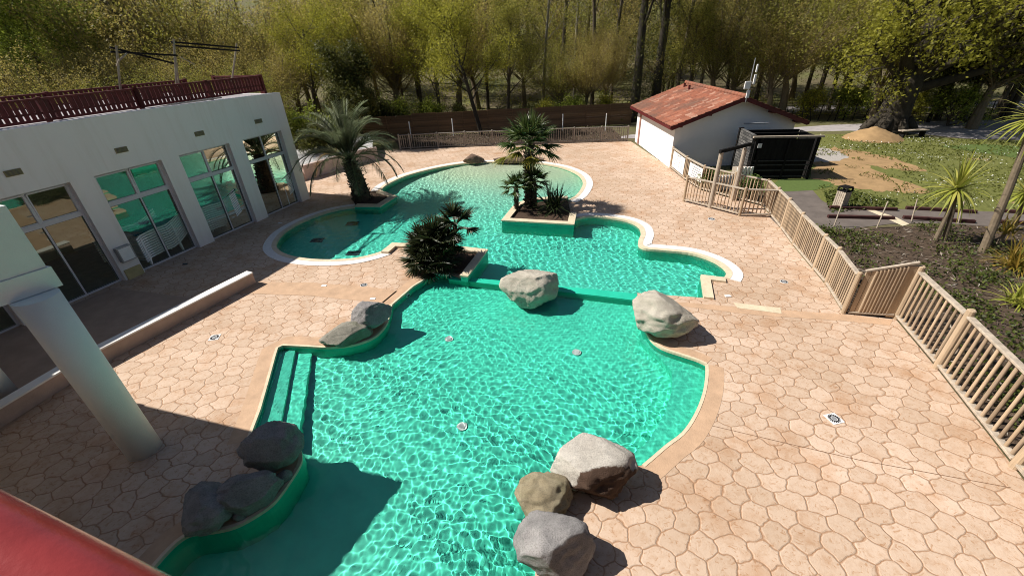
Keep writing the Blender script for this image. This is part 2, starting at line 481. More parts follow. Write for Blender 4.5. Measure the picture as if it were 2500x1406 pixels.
def floor_mesh(name, poly, fz, m, cell=.2):
    P = np.array(poly); x0, y0 = P.min(0) - .3; x1, y1 = P.max(0) + .3
    nx = int((x1 - x0) / cell) + 2; ny = int((y1 - y0) / cell) + 2
    X, Y = np.meshgrid(x0 + cell * np.arange(nx), y0 + cell * np.arange(ny))
    Z = fz(X, Y); v = np.stack([X.ravel(), Y.ravel(), Z.ravel()], 1)
    cx = X[:-1, :-1] + cell / 2; cy = Y[:-1, :-1] + cell / 2
    k = np.zeros(cx.shape, bool)
    for dx in (-.12, 0, .12):
        for dy in (-.12, 0, .12): k |= inside(cx + dx, cy + dy, poly)
    i = (np.arange(ny - 1)[:, None] * nx + np.arange(nx - 1)[None])[k]
    f = np.stack([i, i + 1, i + nx + 1, i + nx], 1)
    b_ = MB(); b_.add(v, f.tolist()); return b_.build(name, m, smooth=True)


def wall_line(mb, line, z0=-1.15, z1=0.0):
    k = len(line); v = [(*p, z1) for p in line] + [(*p, z0) for p in line]
    mb.add(v, [(i, i + 1, k + i + 1, k + i) for i in range(k - 1)])


fu = floor_mesh('upper_pool_floor', upper, floor_up, M_BEACH); fl = floor_mesh('lower_pool_floor', lower, floor_low, M_LINER)
mb = MB(); wall_line(mb, upper); wall_line(mb, [WEIR_F[0]] + lower_l); wall_line(mb, [lower_l[-1]] + lower_r + [WEIR_F[-1]])
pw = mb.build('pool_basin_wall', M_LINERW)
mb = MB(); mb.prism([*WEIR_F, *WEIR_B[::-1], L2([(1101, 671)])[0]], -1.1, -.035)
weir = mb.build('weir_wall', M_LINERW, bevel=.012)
mb = MB()
e0 = L2([(678, 846), (612, 1060)]); eA = L2([(722, 858, -.2), (680, 1075, -.2)]); eB = L2([(764, 866, -.32), (728, 1095, -.32)])
mb.prism([e0[0], e0[1], eA[1], eA[0]], -1, -.19); mb.prism([eA[0], eA[1], eB[1], eB[0]], -1, -.33)
mb.prism([e0[0], e0[1], L2([(626, 1058, -.12)])[0], L2([(690, 850, -.12)])[0]], -1, -.125)
st = mb.build('pool_steps', M_LINER, bevel=.02)
mb = MB()
inner = L2([(1560, 830, -.2), (1605, 868, -.2), (1640, 905, -.2), (1640, 955, -.2), (1622, 1010, -.2), (1585, 1072, -.2), (1530, 1120, -.2)])
outer = L2([(1600, 1135), (1668, 1075), (1712, 1010), (1740, 930), (1740, 880), (1680, 862), (1600, 815)])
mb.prism(inner[::-1] + outer[::-1], -1, -.27)
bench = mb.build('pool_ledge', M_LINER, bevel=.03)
for o in (fu, fl, pw, weir, st, bench):
    tag(o, kind='structure'); o.cycles.is_caustics_receiver = True

# ------------------------------------------------------------------ water, with real ripples
def wave_field(seed, lam0, lam1, n, amp, centres=()):
    g = np.random.default_rng(seed); W = []
    for i in range(n):
        lam = lam0 * (lam1 / lam0) ** g.random(); th = g.random() * 6.283
        W.append((6.283 / lam, th, amp * (lam / .3) ** 1.45 * (.5 + g.random()), g.random() * 6.283))
    def f(X, Y):
        Z = np.zeros_like(X)
        wx = X + .10 * np.sin(.9 * Y + 1) + .05 * np.sin(2.3 * Y + 1.7 * X); wy = Y + .10 * np.sin(1.1 * X) + .05 * np.sin(2.1 * X - 1.3 * Y)
        for k, th, a, ph in W: Z += a * np.sin(k * (wx * math.cos(th) + wy * math.sin(th)) + ph)
        g2_ = .75 + .35 * np.sin(.55 * X + .8) * np.sin(.45 * Y + .3)
        Z *= g2_
        for cx, cy, lam, a, fall in centres:
            r = np.hypot(X - cx, Y - cy); Z += a * np.sin(6.283 * r / lam) * np.exp(-r / fall)
        return Z
    return f


def water_mesh(name, poly, z, fz, cell):
    P = np.array(poly); x0, y0 = P.min(0); x1, y1 = P.max(0)
    nx = int((x1 - x0) / cell) + 2; ny = int((y1 - y0) / cell) + 2
    X, Y = np.meshgrid(x0 + cell * np.arange(nx), y0 + cell * np.arange(ny))
    cx = X[:-1, :-1] + cell / 2; cy = Y[:-1, :-1] + cell / 2
    k = inside(cx, cy, poly) | inside(cx + .03, cy, poly) | inside(cx - .03, cy, poly) | inside(cx, cy + .03, poly) | inside(cx, cy - .03, poly)
    Z = z + fz(X, Y); idx = np.arange(nx * ny).reshape(ny, nx)
    q = np.stack([idx[:-1, :-1][k], idx[:-1, 1:][k], idx[1:, 1:][k], idx[1:, :-1][k]], 1)
    used, inv = np.unique(q.ravel(), return_inverse=True)
    v = np.stack([X.ravel()[used], Y.ravel()[used], Z.ravel()[used]], 1).astype(np.float32)
    me = bpy.data.meshes.new(name); nf = len(q)
    me.vertices.add(len(v)); me.vertices.foreach_set('co', v.ravel())
    me.loops.add(nf * 4); me.loops.foreach_set('vertex_index', inv.astype(np.int32))
    me.polygons.add(nf); me.polygons.foreach_set('loop_start', np.arange(0, nf * 4, 4, dtype=np.int32))
    me.update(calc_edges=True); me.shade_smooth(); me.materials.append(M_WATER)
    o = bpy.data.objects.new(name, me); COL.objects.link(o); o.cycles.is_caustics_caster = True
    return tag(o, kind='structure')


lp = [p for p in lower if p[1] > .8]
c1 = G(1200, 950); c2 = G(1330, 1010)
water_mesh('lower_water', lower, LW, wave_field(3, .075, .36, 60, .00082, [(c1.x, c1.y, .24, .0007, 4.0)]), .0105)
c3 = G(1010, 478); c4 = G(1110, 585)
water_mesh('upper_water', upper, UW, wave_field(21, .085, .42, 64, .00048, [(c3.x, c3.y, .42, .0022, 2.2), (c4.x, c4.y, .5, .0016, 2.5)]), .0165)

# ------------------------------------------------------------------ planters: green wall, cream coping, soil
def planter(name, label, loop, soil, rim, cw=.26, open_ends=None):
    """loop: plan polyline of the outer water-side edge"""
    root = tag(empty(name, (loop[0][0], loop[0][1], 0)), label, 'planter', 'planters in the pool edge')
    a = MB(); b_ = MB()
    strip(a, moffset(loop, 0), moffset(loop, cw - .03), -.02, rim - .055)
    strip(b_, moffset(loop, -.02), moffset(loop, cw), rim - .055, rim)
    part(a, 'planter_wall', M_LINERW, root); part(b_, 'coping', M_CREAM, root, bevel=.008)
    s_ = MB(); s_.prism(soil, 0, max(.012, rim - .1), walls=False); part(s_, 'soil', M_SOIL, root)
    return root


def moffset(line, d):
    """offset with true mitred corners"""
    P = [Vector(p) for p in line]; out = []
    for i, p in enumerate(P):
        a = (p - P[i - 1]).normalized() if i else None; b_ = (P[i + 1] - p).normalized() if i < len(P) - 1 else None
        a = a or b_; b_ = b_ or a
        na = Vector((-a.y, a.x)); nb = Vector((-b_.y, b_.x)); n = (na + nb); n = n / max(.3, n.length_squared / 2)
        out.append((p.x + n.x * d, p.y + n.y * d))
    return out


# every outline runs with the planter on its right, so the inner side is at negative offset
def planter_in(name, label, loop, soil, rim, cw=.26):
    return planter(name, label, loop[::-1], soil, rim, cw)


rp_soil = [RP[0], RP[1], RP[2], tuple(L2([(1385, 488)])[0])]
rp = planter_in('stone_planter', 'low square planter holding the tall fan palm at the pool edge', [L2([(1406, 530)])[0], *RP, L2([(1300, 493)])[0], L2([(1385, 489)])[0]], rp_soil, RZ)
lp_soil = [LP_F[0], LP_F[1], L2([(868, 503)])[0], L2([(862, 488)])[0], L2([(915, 465)])[0]]
planter_in('stone_planter', 'low wedge planter round the trunk of the drooping feather palm', [L2([(931, 468)])[0], LP_F[0], LP_F[1], L2([(866, 505)])[0]], lp_soil, .055, .3)
back = L2([(1000, 594, .1), (1085, 600, .15)])
np_soil = [g2(1005, 600), NP2[0], g2(1141, 674), g2(1108, 668), g2(1070, 658), g2(1015, 640), g2(1000, 620)]
planter_in('stone_planter', 'low planter under the dark bushy palm between both pools', [NP[2], back[1], NP2[0], NP2[1]], np_soil, RZ)
mb = MB(); A = [bay_run[-1], *NP]; strip(mb, moffset(A, .0), moffset(A, -.28), -.05, .1)
r_ = tag(empty('coping_kerb', (NP[0][0], NP[0][1], 0)), 'cream L shaped kerb at the end of the left bay beside the dark bushy palm', 'kerb'); part(mb, 'kerb_stone', M_CREAM, r_, bevel=.01)
mb = MB(); A = L2([(1718, 729), (1710, 674), (1770, 681)]); strip(mb, moffset(A, .0), moffset(A, -.26), -.05, .06)
r_ = tag(empty('coping_kerb', (*g2(1714, 700), 0)), 'cream L shaped kerb where the right bay ends near the boulder', 'kerb'); part(mb, 'kerb_stone', M_CREAM, r_, bevel=.01)
mb = MB(); mb.prism(L2([(1050, 660, .05), (1092, 662, .05), (1099, 665, .05), (1096, 670, .05), (1058, 668, .05), (1046, 664, .05)]), -.02, .05)
r_ = tag(empty('coping_kerb', (*g2(1075, 666), 0)), 'short white kerb block at the end of the weir by the dark bushy palm', 'kerb'); part(mb, 'kerb_stone', M_WHITE_COPE, r_, bevel=.01)
# ------------------------------------------------------------------ white pool building with the roof terrace
M_WHITE = mat('white_render', (.72, .72, .74), .85, .045, 1.2, .25, 70)
M_WHITE2 = mat('white_render_cool', (.82, .85, .82), .85, .04, 1.2, .25, 70)


def stained_white():
    """render with faint grey streaks running down from the parapet"""
    m, nt, b = nodes('weathered_white_render')
    tc = N(nt, 'ShaderNodeTexCoord'); mp = N(nt, 'ShaderNodeMapping'); nt.links.new(tc.outputs['Object'], mp.inputs[0])
    mp.inputs['Scale'].default_value = (1.6, 1.6, .16)
    n1 = N(nt, 'ShaderNodeTexNoise', Scale=2.2, Detail=6.0, Roughness=.7); nt.links.new(mp.outputs[0], n1.inputs[0])
    n2 = N(nt, 'ShaderNodeTexNoise', Scale=.6, Detail=4.0); nt.links.new(tc.outputs['Object'], n2.inputs[0])
    a = ramp(nt, n1.outputs[0], [(.48, (.90, .865, .835)), (.70, (.77, .72, .655))])
    c = mix(nt, n2.outputs[0], a, (.87, .835, .81)); nt.links.new(c, b.inputs['Base Color']); b.inputs['Roughness'].default_value = .85
    n3 = N(nt, 'ShaderNodeTexNoise', Scale=60.0, Detail=4.0); nt.links.new(tc.outputs['Object'], n3.inputs[0])
    bp = N(nt, 'ShaderNodeBump', Strength=.3, Distance=.01); nt.links.new(n3.outputs[0], bp.inputs['Height']); nt.links.new(bp.outputs[0], b.inputs['Normal'])
    return m


M_STAIN = stained_white()
M_FRAME = mat('white_window_frame', (.62, .61, .63), .4, .05, 8, spec=.4)
M_GASKET = mat('dark_gasket', (.02, .02, .022), .5, .1)
M_BURG = mat('burgundy_paint', (.10, .016, .016), .5, .25, 5.0, .15, 50, island=.25)
M_ROOF = mat('grey_roof_membrane', (.30, .28, .29), .9, .25, 1.6, .3, 30)
M_VENT = mat('ochre_vent_grille', (.30, .26, .13), .7, .2, 12)
M_DARK = mat('dark_interior', (.16, .15, .12), .9, .2)
M_INW = mat('interior_wall', (.42, .41, .28), .9, .15, 1.0)
M_GREY = mat('grey_galvanised_metal', (.33, .34, .35), .45, .12, 9, spec=.5, metal=.3)
M_WOODG = mat('weathered_pole_wood', (.34, .28, .21), .85, .3, 6, .3, 60, stretch=(1, 1, .15))
M_BLACK = mat('black_stained_wood', (.012, .011, .011), .75, .5, 8, .35, 60, spec=.12, stretch=(1, 1, .2))
M_PLAST = mat('white_plastic', (.88, .89, .88), .4, .06, 5, spec=.5)
M_GREENC = mat('dark_green_mesh_cloth', (.008, .06, .06), .7, .3, 12)


def glass_material():
    m = bpy.data.materials.new('window_glass'); m.use_nodes = True; nt = m.node_tree; nt.nodes.clear()
    fr = N(nt, 'ShaderNodeFresnel', IOR=1.62)
    t = N(nt, 'ShaderNodeBsdfTransparent'); t.inputs[0].default_value = (.90, .97, .92, 1)
    g = N(nt, 'ShaderNodeBsdfGlossy', Roughness=.004); g.inputs[0].default_value = (.88, .93, .80, 1)
    tc = N(nt, 'ShaderNodeTexCoord'); n = N(nt, 'ShaderNodeTexNoise', Scale=.9, Detail=2.0); nt.links.new(tc.outputs['Object'], n.inputs[0])
    bp = N(nt, 'ShaderNodeBump', Strength=.05, Distance=.02); nt.links.new(n.outputs[0], bp.inputs['Height']); nt.links.new(bp.outputs[0], g.inputs['Normal'])
    mx = N(nt, 'ShaderNodeMixShader'); o = N(nt, 'ShaderNodeOutputMaterial')
    mu = N(nt, 'ShaderNodeMath', operation='MULTIPLY_ADD'); mu.inputs[1].default_value = 1.0; mu.inputs[2].default_value = .07; mu.use_clamp = True
    nt.links.new(fr.outputs[0], mu.inputs[0]); nt.links.new(mu.outputs[0], mx.inputs[0])
    nt.links.new(t.outputs[0], mx.inputs[1]); nt.links.new(g.outputs[0], mx.inputs[2]); nt.links.new(mx.outputs[0], o.inputs[0])
    return m


M_GLASS = glass_material()
E0 = Vector((-9.89, 20.6, 0)); U = Vector((-.3465, -.938, 0)).normalized(); NRM = Vector((-U.y, U.x, 0))   # U along facade towards the camera, NRM out to the deck
if NRM.x < 0: NRM = -NRM
BAYS = [(.53 + 2.69 * k, 2.6 + 2.69 * k) for k in range(6)]
WT, WS = 3.33, .06


def fp(s, d, z): p = E0 + U * s + NRM * d; return Vector((p.x, p.y, z))


def ptop(s): return 4.82 + .09 * math.sin(math.pi * min(max(s / 14, 0), 1))


bld = tag(empty('pool_building', E0), 'long white pool building with tall glazed bays and burgundy roof railing', 'building')
FM = Matrix((U, NRM, Vector((0, 0, 1)))).transposed()
mb = MB()
def fbox(mb, s0, s1, d0, d1, z0, z1, mi=0): return mb.box(fp((s0 + s1) / 2, (d0 + d1) / 2, (z0 + z1) / 2), (s1 - s0, d1 - d0, z1 - z0), FM, mi)
SEND = 18.0
prev = 0
for a, b in BAYS: fbox(mb, prev, a, -.32, 0, 0, WT); prev = b
fbox(mb, prev, SEND, -.32, 0, 0, WT)
ks = [SEND * i / 24 for i in range(25)]
v = []; f = []
for s in ks: v += [fp(s, 0, WT), fp(s, 0, ptop(s)), fp(s, -.3, ptop(s)), fp(s, -.3, WT)]
for i in range(24): f += [tuple(4 * i + q for q in (0, 1, 5, 4)), tuple(4 * i + q for q in (1, 2, 6, 5)), tuple(4 * i + q for q in (2, 3, 7, 6)), tuple(4 * i + q for q in (3, 0, 4, 7))]
f += [(0, 3, 2, 1), (96, 97, 98, 99)]
mb.add(v, f)
fbox(mb, 0, .3, -9, -.33, 0, 4.8)         # end wall
wall = part(mb, 'facade_wall', M_STAIN, bld)
mb = MB(); fbox(mb, .31, SEND, -9, -.31, 4.56, 4.70); part(mb, 'roof_slab', M_ROOF, bld)
mb = MB(); fbox(mb, .31, SEND, -9, -.33, .0, .03); part(mb, 'inside_floor', M_DARK, bld)
mb = MB(); fbox(mb, .31, SEND, -4.6, -4.5, .03, 4.37); part(mb, 'inside_wall', M_INW, bld)
mb = MB(); fbox(mb, .31, SEND, -4.49, -.34, 3.6, 3.66); part(mb, 'inside_ceiling', M_INW, bld)
mb = MB()
for s in (4.2, 6.9, 9.6):
    mb = MB(); fbox(mb, s - .18, s + .18, -3.0, -2.64, .03, 3.59); part(mb, 'inside_pillar', M_INW, bld)
# windows
d_w = -.2
for i, (a, b) in enumerate(BAYS):
    mid = (a + b) / 2; TR = 2.36
    fr = MB()
    fbox(fr, a, a + .07, d_w - .06, d_w + .02, 0, WT); fbox(fr, b - .07, b, d_w - .06, d_w + .02, 0, WT)
    fbox(fr, a + .07, b - .07, d_w - .06, d_w + .02, WT - .07, WT); fbox(fr, a + .07, b - .07, d_w - .06, d_w + .03, TR - .06, TR + .07); fbox(fr, a + .07, b - .07, d_w - .06, d_w + .025, 0, WS)
    fbox(fr, mid - .035, mid + .035, d_w - .062, d_w + .022, TR + .07, WT - .07)
    fbox(fr, mid - .025, mid + .025, d_w - .06, d_w + .018, WS, TR - .06)
    wo = part(fr, 'window', M_FRAME, bld)
    off = Vector(bld.location)
    def pane(s0, s1, z0, z1, tilt=0.0, nm='pane'):
        gs = MB()
        v = [fp(s0, d_w - .02, z0), fp(s1, d_w - .02, z0), fp(s1, d_w - .02 - tilt, z1), fp(s0, d_w - .02 - tilt, z1)]
        gs.add([p - off for p in v], [(0, 1, 2, 3)]); gs.build(nm, M_GLASS, wo)
        if tilt:
            sf = MB()
            for p, q in ((0, 1), (1, 2), (2, 3), (3, 0)): sf.beam(v[p] - off + NRM * .015, v[q] - off + NRM * .015, .04, .04)
            sf.build('sash', [M_FRAME], wo)
    pane(a + .07, mid - .025, WS, TR - .06); pane(mid + .025, b - .07, WS, TR - .06)
    tl = -{1: .03, 2: .035, 3: .035}.get(i, 0)
    pane(a + .08, mid - .04, TR + .08, WT - .08, tl * (.0 if i == 1 else 1)); pane(mid + .04, b - .08, TR + .08, WT - .08, tl)
    gk = MB()
    for s0, s1, z0, z1 in ((a + .07, mid - .035, TR + .07, WT - .07), (mid + .035, b - .07, TR + .07, WT - .07), (a + .07, mid - .025, WS, TR - .06), (mid + .025, b - .07, WS, TR - .06)):
        for q in ((s0, s0 + .012, z0, z1), (s1 - .012, s1, z0, z1), (s0 + .012, s1 - .012, z0, z0 + .012), (s0 + .012, s1 - .012, z1 - .012, z1)):
            gk.box(fp((q[0] + q[1]) / 2, d_w + .006, (q[2] + q[3]) / 2) - off, (q[1] - q[0], .012, q[3] - q[2]), FM)
    gk.build('gasket', M_GASKET, wo)
    vt = MB(); fbox(vt, mid - .19, mid + .17, -.01, .025, 3.80, 3.96); vo = part(vt, 'air_vent', M_VENT, bld)
    sl = MB()
    for k in range(5): fbox(sl, mid - .17, mid + .15, .026, .034, 3.82 + k * .028, 3.834 + k * .028)
    sl.v = [np.concatenate(sl.v) - np.array(off)]; sl.build('vent_slat', M_DARK, vo)
# meter box on the third pillar
mb = MB(); fbox(mb, 8.06, 8.5, .005, .17, .62, 1.12)
box = tag(empty('electrical_box', fp(8.28, 0, 0)), 'grey metal box fixed low on the white pillar between two glazed bays', 'electrical box')
part(mb, 'box_body', M_GREY, box, bevel=.012)
mb = MB(); fbox(mb, 8.1, 8.46, .172, .18, .66, 1.08); part(mb, 'cover_plate', M_PLAST, box)
mb = MB(); fbox(mb, 8.03, 8.53, .0, .06, 0, .34); pt = part(mb, 'pillar_foot_patch', mat('yellowish_patch', (.52, .44, .22), .85, .15), bld)

# ------------------------------------------------------------------ stacked sun loungers behind the glass
def lounger_mesh():
    """one white plastic lounger seen from its end: side profile with raised back, thin shell"""
    prof = [(-.95, .10), (-.75, .20), (-.3, .22), (.15, .20), (.42, .28), (.9, .52)]
    a = MB()
    L = [Vector((0, x, z)) for x, z in prof]
    for sx in (-.31, .31):
        for p, q in zip(L, L[1:]):
            a.beam(Vector((sx, p.y, p.z)), Vector((sx, q.y, q.z)), .035, .05)
    for p, q in zip(L, L[1:]):
        n = max(2, int((q - p).length / .09))
        for k in range(n):
            c = p.lerp(q, (k + .5) / n); a.beam(Vector((-.3, c.y, c.z + .012)), Vector((.3, c.y, c.z + .012)), .062, .014)
    b_ = []
    for sx in (-.29, .29):
        b_.append(MB().beam((sx, -.8, .17), (sx * 1.06, -.86, -.1), .07, .03)); b_.append(MB().beam((sx, .35, .24), (sx * 1.06, .40, -.1), .09, .03))
    c_ = MB()
    0 and c_.add([(-.285, p.y, p.z + .03) for p in L] + [(.285, p.y, p.z + .03) for p in L], [(i, i + 6, i + 7, i + 1) for i in range(5)])
    return a, b_, c_


lroot = tag(empty('sun_lounger', (0, 0, 0)), 'white plastic sun lounger in a stack behind the glass', 'sun lounger', 'sun loungers stacked behind the glass')
a_, b2, c_ = lounger_mesh(); a_.build('frame', M_PLAST, lroot)
for q in b2: q.build('leg', M_PLAST, lroot)
first = True
for s0, dd, rot, n, where in ((1.45, -.60, 1.48, 11, 'farthest glazed bay'), (3.85, -1.35, 1.75, 13, 'second farthest bay, far side'), (4.45, -.62, 1.45, 12, 'second farthest bay, near side'),
                          (6.75, -.60, 1.66, 11, 'third glazed bay, far side'), (7.2, -1.35, 1.45, 13, 'third bay, by the grey box')):
    for k in range(n):
        o = lroot if first else copy_tree(lroot); first = False
        p = fp(s0, dd, .12 + .082 * k)
        ang = math.atan2(NRM.y, NRM.x) - math.pi / 2 + rot
        o.location = p; o.rotation_euler = (0, 0, ang)
        o['label'] = 'white plastic sun lounger stacked behind glass: ' + where
        o['group'] = 'sun loungers stacked in the ' + where
    cl = MB()
    g = np.linspace(-1, 1, 9)
    zt = .12 + .082 * n + .25
    V = [(x * .36, y * .95, zt + (.24 * max(0, y - .1) if True else 0) - .25 * max(0, abs(x) - .7) + .03 * math.sin(5 * y + 3 * x)) for y in g for x in g]
    cl.add(V, [(r_ * 9 + c, r_ * 9 + c + 1, r_ * 9 + c + 10, r_ * 9 + c + 9) for r_ in range(8) for c in range(8)])
    o = tag(cl.build('mesh_cloth', M_GREENC, smooth=True), 'dark green mesh cloth on the loungers: ' + where, 'mesh cloth', 'dark green cloths on the lounger stacks')
    o.location = fp(s0, dd, 0); o.rotation_euler = (0, 0, ang); 

# ------------------------------------------------------------------ roof railing, planks, poles
rail = tag(empty('roof_railing', fp(0, -.45, 4.5)), 'burgundy slatted railing along the flat roof edge of the white pool building', 'railing')
def rail_run(P, post=2.6, z0=4.70, zt=5.50, parent=rail):
    P = [Vector((*p, 0)) for p in P]
    for a, b in zip(P, P[1:]):
        L = (b - a).length; t = (b - a) / L; n = max(1, round(L / post))
        tr = MB(); tr.beam(a + t * .06 + Vector((0, 0, zt)), b - t * .06 + Vector((0, 0, zt)), .11, .05)
        part(tr, 'top_rail', M_BURG, parent)
        tr = MB(); tr.beam(a + t * .06 + Vector((0, 0, 4.955)), b - t * .06 + Vector((0, 0, 4.955)), .05, .07)
        part(tr, 'bottom_rail', M_BURG, parent)
        for k in range(n + 1):
            c = a + t * (L * k / n); q = MB(); q.box((c.x, c.y, (z0 + zt + .05) / 2), (.11, .11, zt + .05 - z0), FM); part(q, 'post', M_BURG, parent)
        sl = MB(); m_ = int(L / .145)
        for k in range(m_):
            c = a + t * ((k + .5) * L / m_); sl.box((c.x, c.y, (4.99 + zt - .025) / 2), (.104, .025, zt - .025 - 4.99), Matrix((t, Vector((-t.y, t.x, 0)), Vector((0, 0, 1)))).transposed())
        sl.beam(a + t * .06 + Vector((0, 0, 5.14)), b - t * .06 + Vector((0, 0, 5.14)), .03, .05)
        part(sl, 'slat_panel', M_BURG, parent)


def xy(s, d): p = fp(s, d, 0); return (p.x, p.y)
rail_run([xy(.2, -.62), xy(5.4, -.62), xy(10.6, -.62), xy(16.8, -.62)])
rail_run([xy(.2, -.75), xy(.2, -3.4)])
rail_run([xy(2.0, -2.8), xy(9, -2.9), xy(16, -3.3)])
mb = MB()
for k in range(9):
    s = 4.4 + .12 * k; p = fp(s + rnd.uniform(-.8, .2), -.40 + .012 * k, 4.90 + .012 * (k % 4)); q = fp(s - 1.6 + rnd.uniform(-.5, .5), -.50 + .02 * (k % 3), 4.89 + .02 * (k % 3)); mb.beam(p, q, .05, .03)
tag(mb.build('timber_pile', mat('pale_bleached_wood', (.52, .47, .41), .85, .2, 9)), 'heap of pale bleached battens lying on the roof edge below the railing', 'timber pile')
frm = tag(empty('pergola_frame', at(433, 205, 21.5)), 'bare roof frame of thin wooden poles with black crossbars', 'pergola')
D1, D2, D3 = 20.3, 21.3, 23.2
def pole(pt, a, b, d, r=.035, m=M_WOODG, nm='pole'):
    q = MB(); q.tube([at(*a, d), at(*b, d)], r, 7); part(q, nm, m, frm)
pole(0, (294, 222), (284, 112), D1); pole(0, (431, 210), (424, 96), D2); pole(0, (437, 210), (429, 140), D2 + .1, .025); pole(0, (566, 200), (578, 107), D3)
for a, da, b, db in (((270, 127), D1, (432, 136), D2), ((268, 116), D1 + .1, (430, 157), D2 + .1), ((418, 103), D2, (582, 117), D3), ((422, 112), D2 + .1, (586, 125), D3 + .1)):
    q = MB(); q.tube([at(*a, da), at(*b, db)], .032, 6); part(q, 'crossbar', M_BLACK, frm)
q = MB(); q.tube([at(289, 150, D1), at(310, 131, D1 + .1)], .025, 6); q.tube([at(285, 162, D1), at(292, 144, D1 - .1)], .025, 6); part(q, 'brace', M_WOODG, frm)
q = MB(); q.tube([at(440, 140, D2), at(475, 158, D2 + .6)], .02, 6); part(q, 'brace', M_WOODG, frm)

# ------------------------------------------------------------------ the wing the photo is taken from: parapet, beam, columns
wing = tag(empty('building_wing', (-7.2, 5.5, 0)), 'pale render building wing resting on round white columns', 'building')
C0 = Vector((-7.04, 5.82, 0)); WD = Vector((-.52, -.855, 0)).normalized(); WN = Vector((-.957, .29, 0)).normalized()
C1 = C0 + WD * 6.4; C2 = C0 + WN * 8.0
def quad_block(mb, pts, z0, z1): return mb.prism([(p.x, p.y) for p in pts], z0, z1, bottom=True)
mb = MB(); quad_block(mb, [C0, C2, C2 + WD * 6.4, C1], 3.77, 4.74); part(mb, 'parapet_wall', M_WHITE2, wing)
o_ = (-(WD + WN)).normalized() * .05
mb = MB(); quad_block(mb, [C0 + o_, C2 + o_, C2 + WD * 5.2, C1], 3.44, 3.767); part(mb, 'edge_beam', M_WHITE2, wing)
mb = MB(); quad_block(mb, [Vector((-17, -2.6, 0)), Vector((-17, -9, 0)), Vector((14, -9, 0)), Vector((14, -2.6, 0))][::-1], 0, 9.5); part(mb, 'unseen_sky_blocker', mat('dark_blocker_finish', (.10, .08, .07), .9, .08, .8, .2, 40), wing)  # unseen block added behind the camera to cut sky light, dark to limit bounce
for name, c, r in (('column', Vector((-7.13, 5.52, 0)), .27), ('column', Vector((-11.35, 7.0, 0)), .30)):
    q = MB(); q.tube([(c.x, c.y, 0), (c.x, c.y, 3.43)], r, 40); part(q, name, M_WHITE2, wing, smooth=False).data.shade_smooth()
for o in wing.children:
    if o.name.startswith('column'):
        o.data.shade_smooth()
        for p in o.data.polygons:
            if len(p.vertices) > 4: p.use_smooth = False
# low white capped wall
lw = tag(empty('low_wall', (-9, 10, 0)), 'long low pink rendered wall with bright white capping beside the deck', 'wall')
M_PINK = mat('pink_render', (.48, .36, .29), .85, .12, 3, .25, 50)
Wl = [g2(627, 692), g2(225, 905), g2(-90, 1105)]
for nm, m, z0, z1, w0, w1 in (('wall_body', M_PINK, 0, .37, .02, .24), ('wall_cap', mat('white_cap', (.80, .78, .74), .7, .05), .37, .41, -.01, .27)):
    q = MB(); A = offset(Wl, w0) if False else offset(Wl, -w0); B = offset(Wl, -w1); strip(q, A, B, z0, z1); part(q, nm, m, lw, bevel=.006)
# burgundy handrail at the photographer's elbow
hr = tag(empty('handrail', (-1.1, .45, 4.7)), 'thick glossy burgundy red handrail in the bottom corner, close to the viewer', 'handrail')
M_RED = mat('glossy_red_paint', (.30, .042, .04), .2, .25, 5, .06, 60, spec=.6)
q = MB()
def deep(px, py, dep): return Vector(CAMR @ np.array([(px - CX) / F, (py - CY) / F, 1.0]) * dep) + Vector((0, 0, EYE))
q.tube([deep(-531, 1089, .84), deep(-51, 1338, .8), deep(269, 1504, .78), deep(750, 1753, .76)], [.0855] * 4, 40); part(q, 'rail_tube', M_RED, hr, smooth=True)

# ------------------------------------------------------------------ boulders
def rock_material(name, c1, c2, moss=None, patch=None):
    m, nt, b = nodes(name)
    tc = N(nt, 'ShaderNodeTexCoord')
    n1 = N(nt, 'ShaderNodeTexNoise', Scale=2.2, Detail=9.0, Roughness=.7); nt.links.new(tc.outputs['Object'], n1.inputs[0])
    n2 = N(nt, 'ShaderNodeTexNoise', Scale=55.0, Detail=4.0, Roughness=.7); nt.links.new(tc.outputs['Object'], n2.inputs[0])
    a = ramp(nt, n1.outputs[0], [(.32, c1), (.66, c2)])
    sp = ramp(nt, n2.outputs[0], [(.36, (.62, .60, .58)), (.5, (1, 1, 1)), (.68, (1.12, 1.1, 1.06))])
    c = mix(nt, .85, a, sp, 'MULTIPLY')
    if moss:
        n3 = N(nt, 'ShaderNodeTexNoise', Scale=1.3, Detail=5.0); nt.links.new(tc.outputs['Object'], n3.inputs[0])
        c = mix(nt, ramp(nt, n3.outputs[0], [(.5, (0, 0, 0)), (.68, (.8, .8, .8))]), c, moss)
    if patch:   # stained broken face on one side
        sx = N(nt, 'ShaderNodeVectorMath', operation='DOT_PRODUCT'); nt.links.new(tc.outputs['Object'], sx.inputs[0]); sx.inputs[1].default_value = patch[0]
        ad = N(nt, 'ShaderNodeMath', operation='MULTIPLY_ADD'); nt.links.new(n1.outputs[0], ad.inputs[0]); ad.inputs[1].default_value = .35; nt.links.new(sx.outputs['Value'], ad.inputs[2])
        c = mix(nt, ramp(nt, ad.outputs[0], [(patch[1], (0, 0, 0)), (patch[1] + .03, (1, 1, 1))]), c, patch[2])
    nt.links.new(c, b.inputs['Base Color']); b.inputs['Roughness'].default_value = .92; b.inputs['Specular IOR Level'].default_value = .2
    h = mix(nt, .5, n1.outputs[0], n2.outputs[0])
    bp = N(nt, 'ShaderNodeBump', Strength=1.0, Distance=.05); nt.links.new(h, bp.inputs['Height']); nt.links.new(bp.outputs[0], b.inputs['Normal'])
    return m


